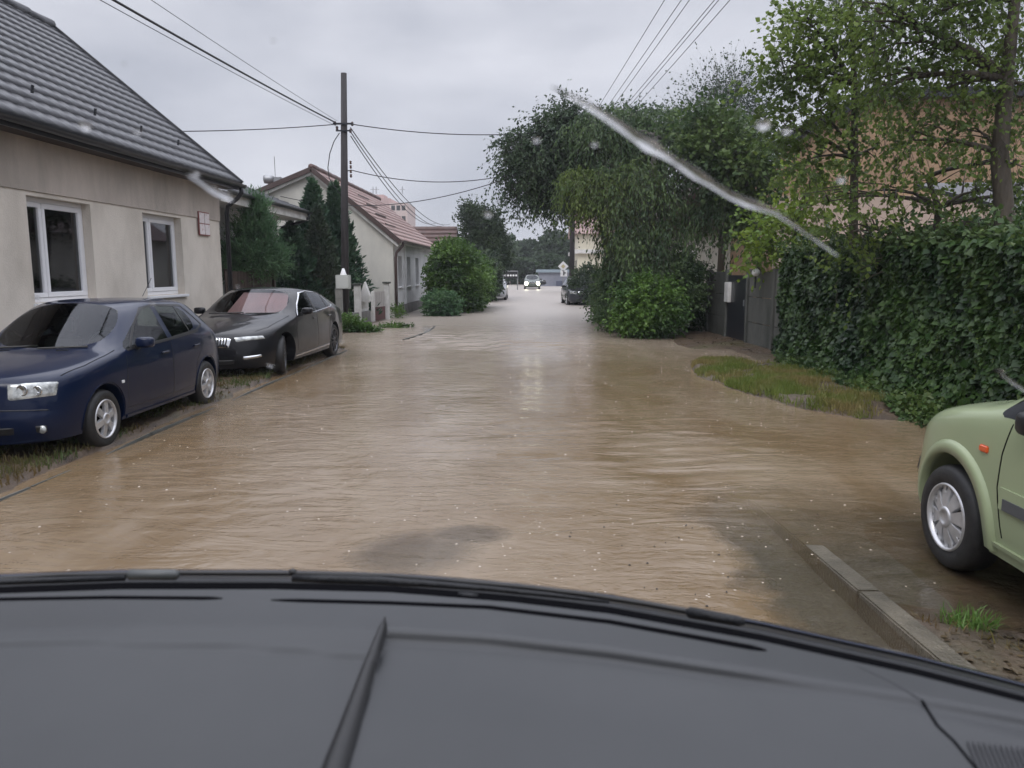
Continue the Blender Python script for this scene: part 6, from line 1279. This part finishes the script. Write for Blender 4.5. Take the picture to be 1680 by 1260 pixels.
MB().box(-1.5, 1.4, -1.7, .20, 2.02, 2.06).build('roof_panel', M['black_plastic'], own, bevel=.01)  # unseen roof of this car, put in to shade the dashboard
# water on the windscreen (rain streak and drops), lying on the raked glass plane
WN = V(0, .8, 1).normalized()
def onglass(u, v):
    d = ray(u, v); p0 = V(0, 1.0, 1.36); t = (p0-V(0, 0, CAMZ)).dot(WN)/d.dot(WN); return V(0, 0, CAMZ)+d*t
m, N_, L_, P_ = nodes('rain_water'); P_.inputs['Transmission Weight'].default_value = 1; P_.inputs['IOR'].default_value = 1.33; P_.inputs['Roughness'].default_value = .02; M['rain'] = m
def blob(pts, ws, h=.45):
    """convex streak of water on the glass: pts pixels, ws half-widths in metres"""
    P = [onglass(*p) for p in pts]; n = len(P); K = 10; vs = []
    for i, p in enumerate(P):
        d = (P[min(i+1, n-1)]-P[max(i-1, 0)]).normalized(); s = d.cross(WN).normalized()
        for k in range(K+1):
            a = math.pi*k/K; vs.append(p+s*math.cos(a)*ws[i]+WN*math.sin(a)*ws[i]*h)
    fs = [(i*(K+1)+k, i*(K+1)+k+1, (i+1)*(K+1)+k+1, (i+1)*(K+1)+k) for i in range(n-1) for k in range(K)]+[(i*(K+1)+K, i*(K+1), (i+1)*(K+1), (i+1)*(K+1)+K) for i in range(n-1)]
    fs += [tuple(range(K+1)), tuple((n-1)*(K+1)+k for k in range(K+1))[::-1]]
    return MB().add(vs, fs)
pts = [(905, 142), (935, 157), (970, 176), (1010, 202), (1045, 226), (1068, 240), (1085, 251), (1110, 266), (1140, 285), (1170, 304), (1200, 322), (1230, 334), (1275, 350), (1330, 388), (1375, 420)]
ws = [.0003, .0011, .0020, .0026, .0030, .0048, .0026, .0022, .0036, .0023, .0026, .0034, .0014, .0008, .0003]
tag(blob(pts, ws).build('water_streak', M['rain'], smooth=True), 'long diagonal streak of rain water running down the windscreen in front of the trees', 'water streak')
mb = None
dr = MB(); rr = random.Random(5)
for (u, v, r_) in ((140, 207, .0035), (225, 217, .002), (204, 106, .0009), (322, 285, .002), (350, 308, .0026), (800, 352, .0022), (1252, 205, .0034), (1290, 215, .002), (975, 237, .0016), (443, 600, .0022), (60, 489, .0018), (448, 68, .001), (560, 560, .0012), (470, 480, .0012), (390, 470, .001), (700, 540, .002), (1640, 608, .0026), (1380, 295, .0022), (880, 230, .0018), (250, 498, .0016)):
    du = r_/.42*1260; b_ = blob([(u-du, v-du*.35), (u-du*.6, v-du*.2), (u, v), (u+du*.6, v+du*.25), (u+du, v+du*.4)], [r_*.15, r_*.75, r_, r_*.75, r_*.15], .35); dr.add(b_.v, b_.f)
tag(dr.build('raindrops', M['rain'], smooth=True), 'scattered small raindrops on the windscreen', 'raindrops', kind='stuff')
b_ = blob([(300, 278), (315, 290), (335, 303), (352, 315), (372, 322), (384, 330)], [.0006, .0016, .0018, .0026, .0034, .0008]); tag(b_.build('water_streak', M['rain'], smooth=True), 'short blob of rain water on the windscreen over the eaves of the cream house', 'water streak')
b_ = blob([(1632, 604), (1645, 615), (1662, 628), (1690, 646)], [.0006, .0016, .0014, .0014]); tag(b_.build('water_streak', M['rain'], smooth=True), 'small water trickle at the right edge above the green car', 'water streak')
# ================================================================== HAZE
hm = bpy.data.materials.new('rain_haze'); hm.use_nodes = True; t = hm.node_tree; t.nodes.clear(); o_ = t.nodes.new('ShaderNodeOutputMaterial'); pv = t.nodes.new('ShaderNodeVolumePrincipled')
pv.inputs['Color'].default_value = (.93, .95, 1, 1); pv.inputs['Density'].default_value = .0008; pv.inputs['Anisotropy'].default_value = .3; t.links.new(pv.outputs[0], o_.inputs['Volume'])
tag(MB().box(-400, 400, -60, 330, -1.2, 40).build('haze', hm), 'thin rain haze filling the street', 'haze', kind='stuff')
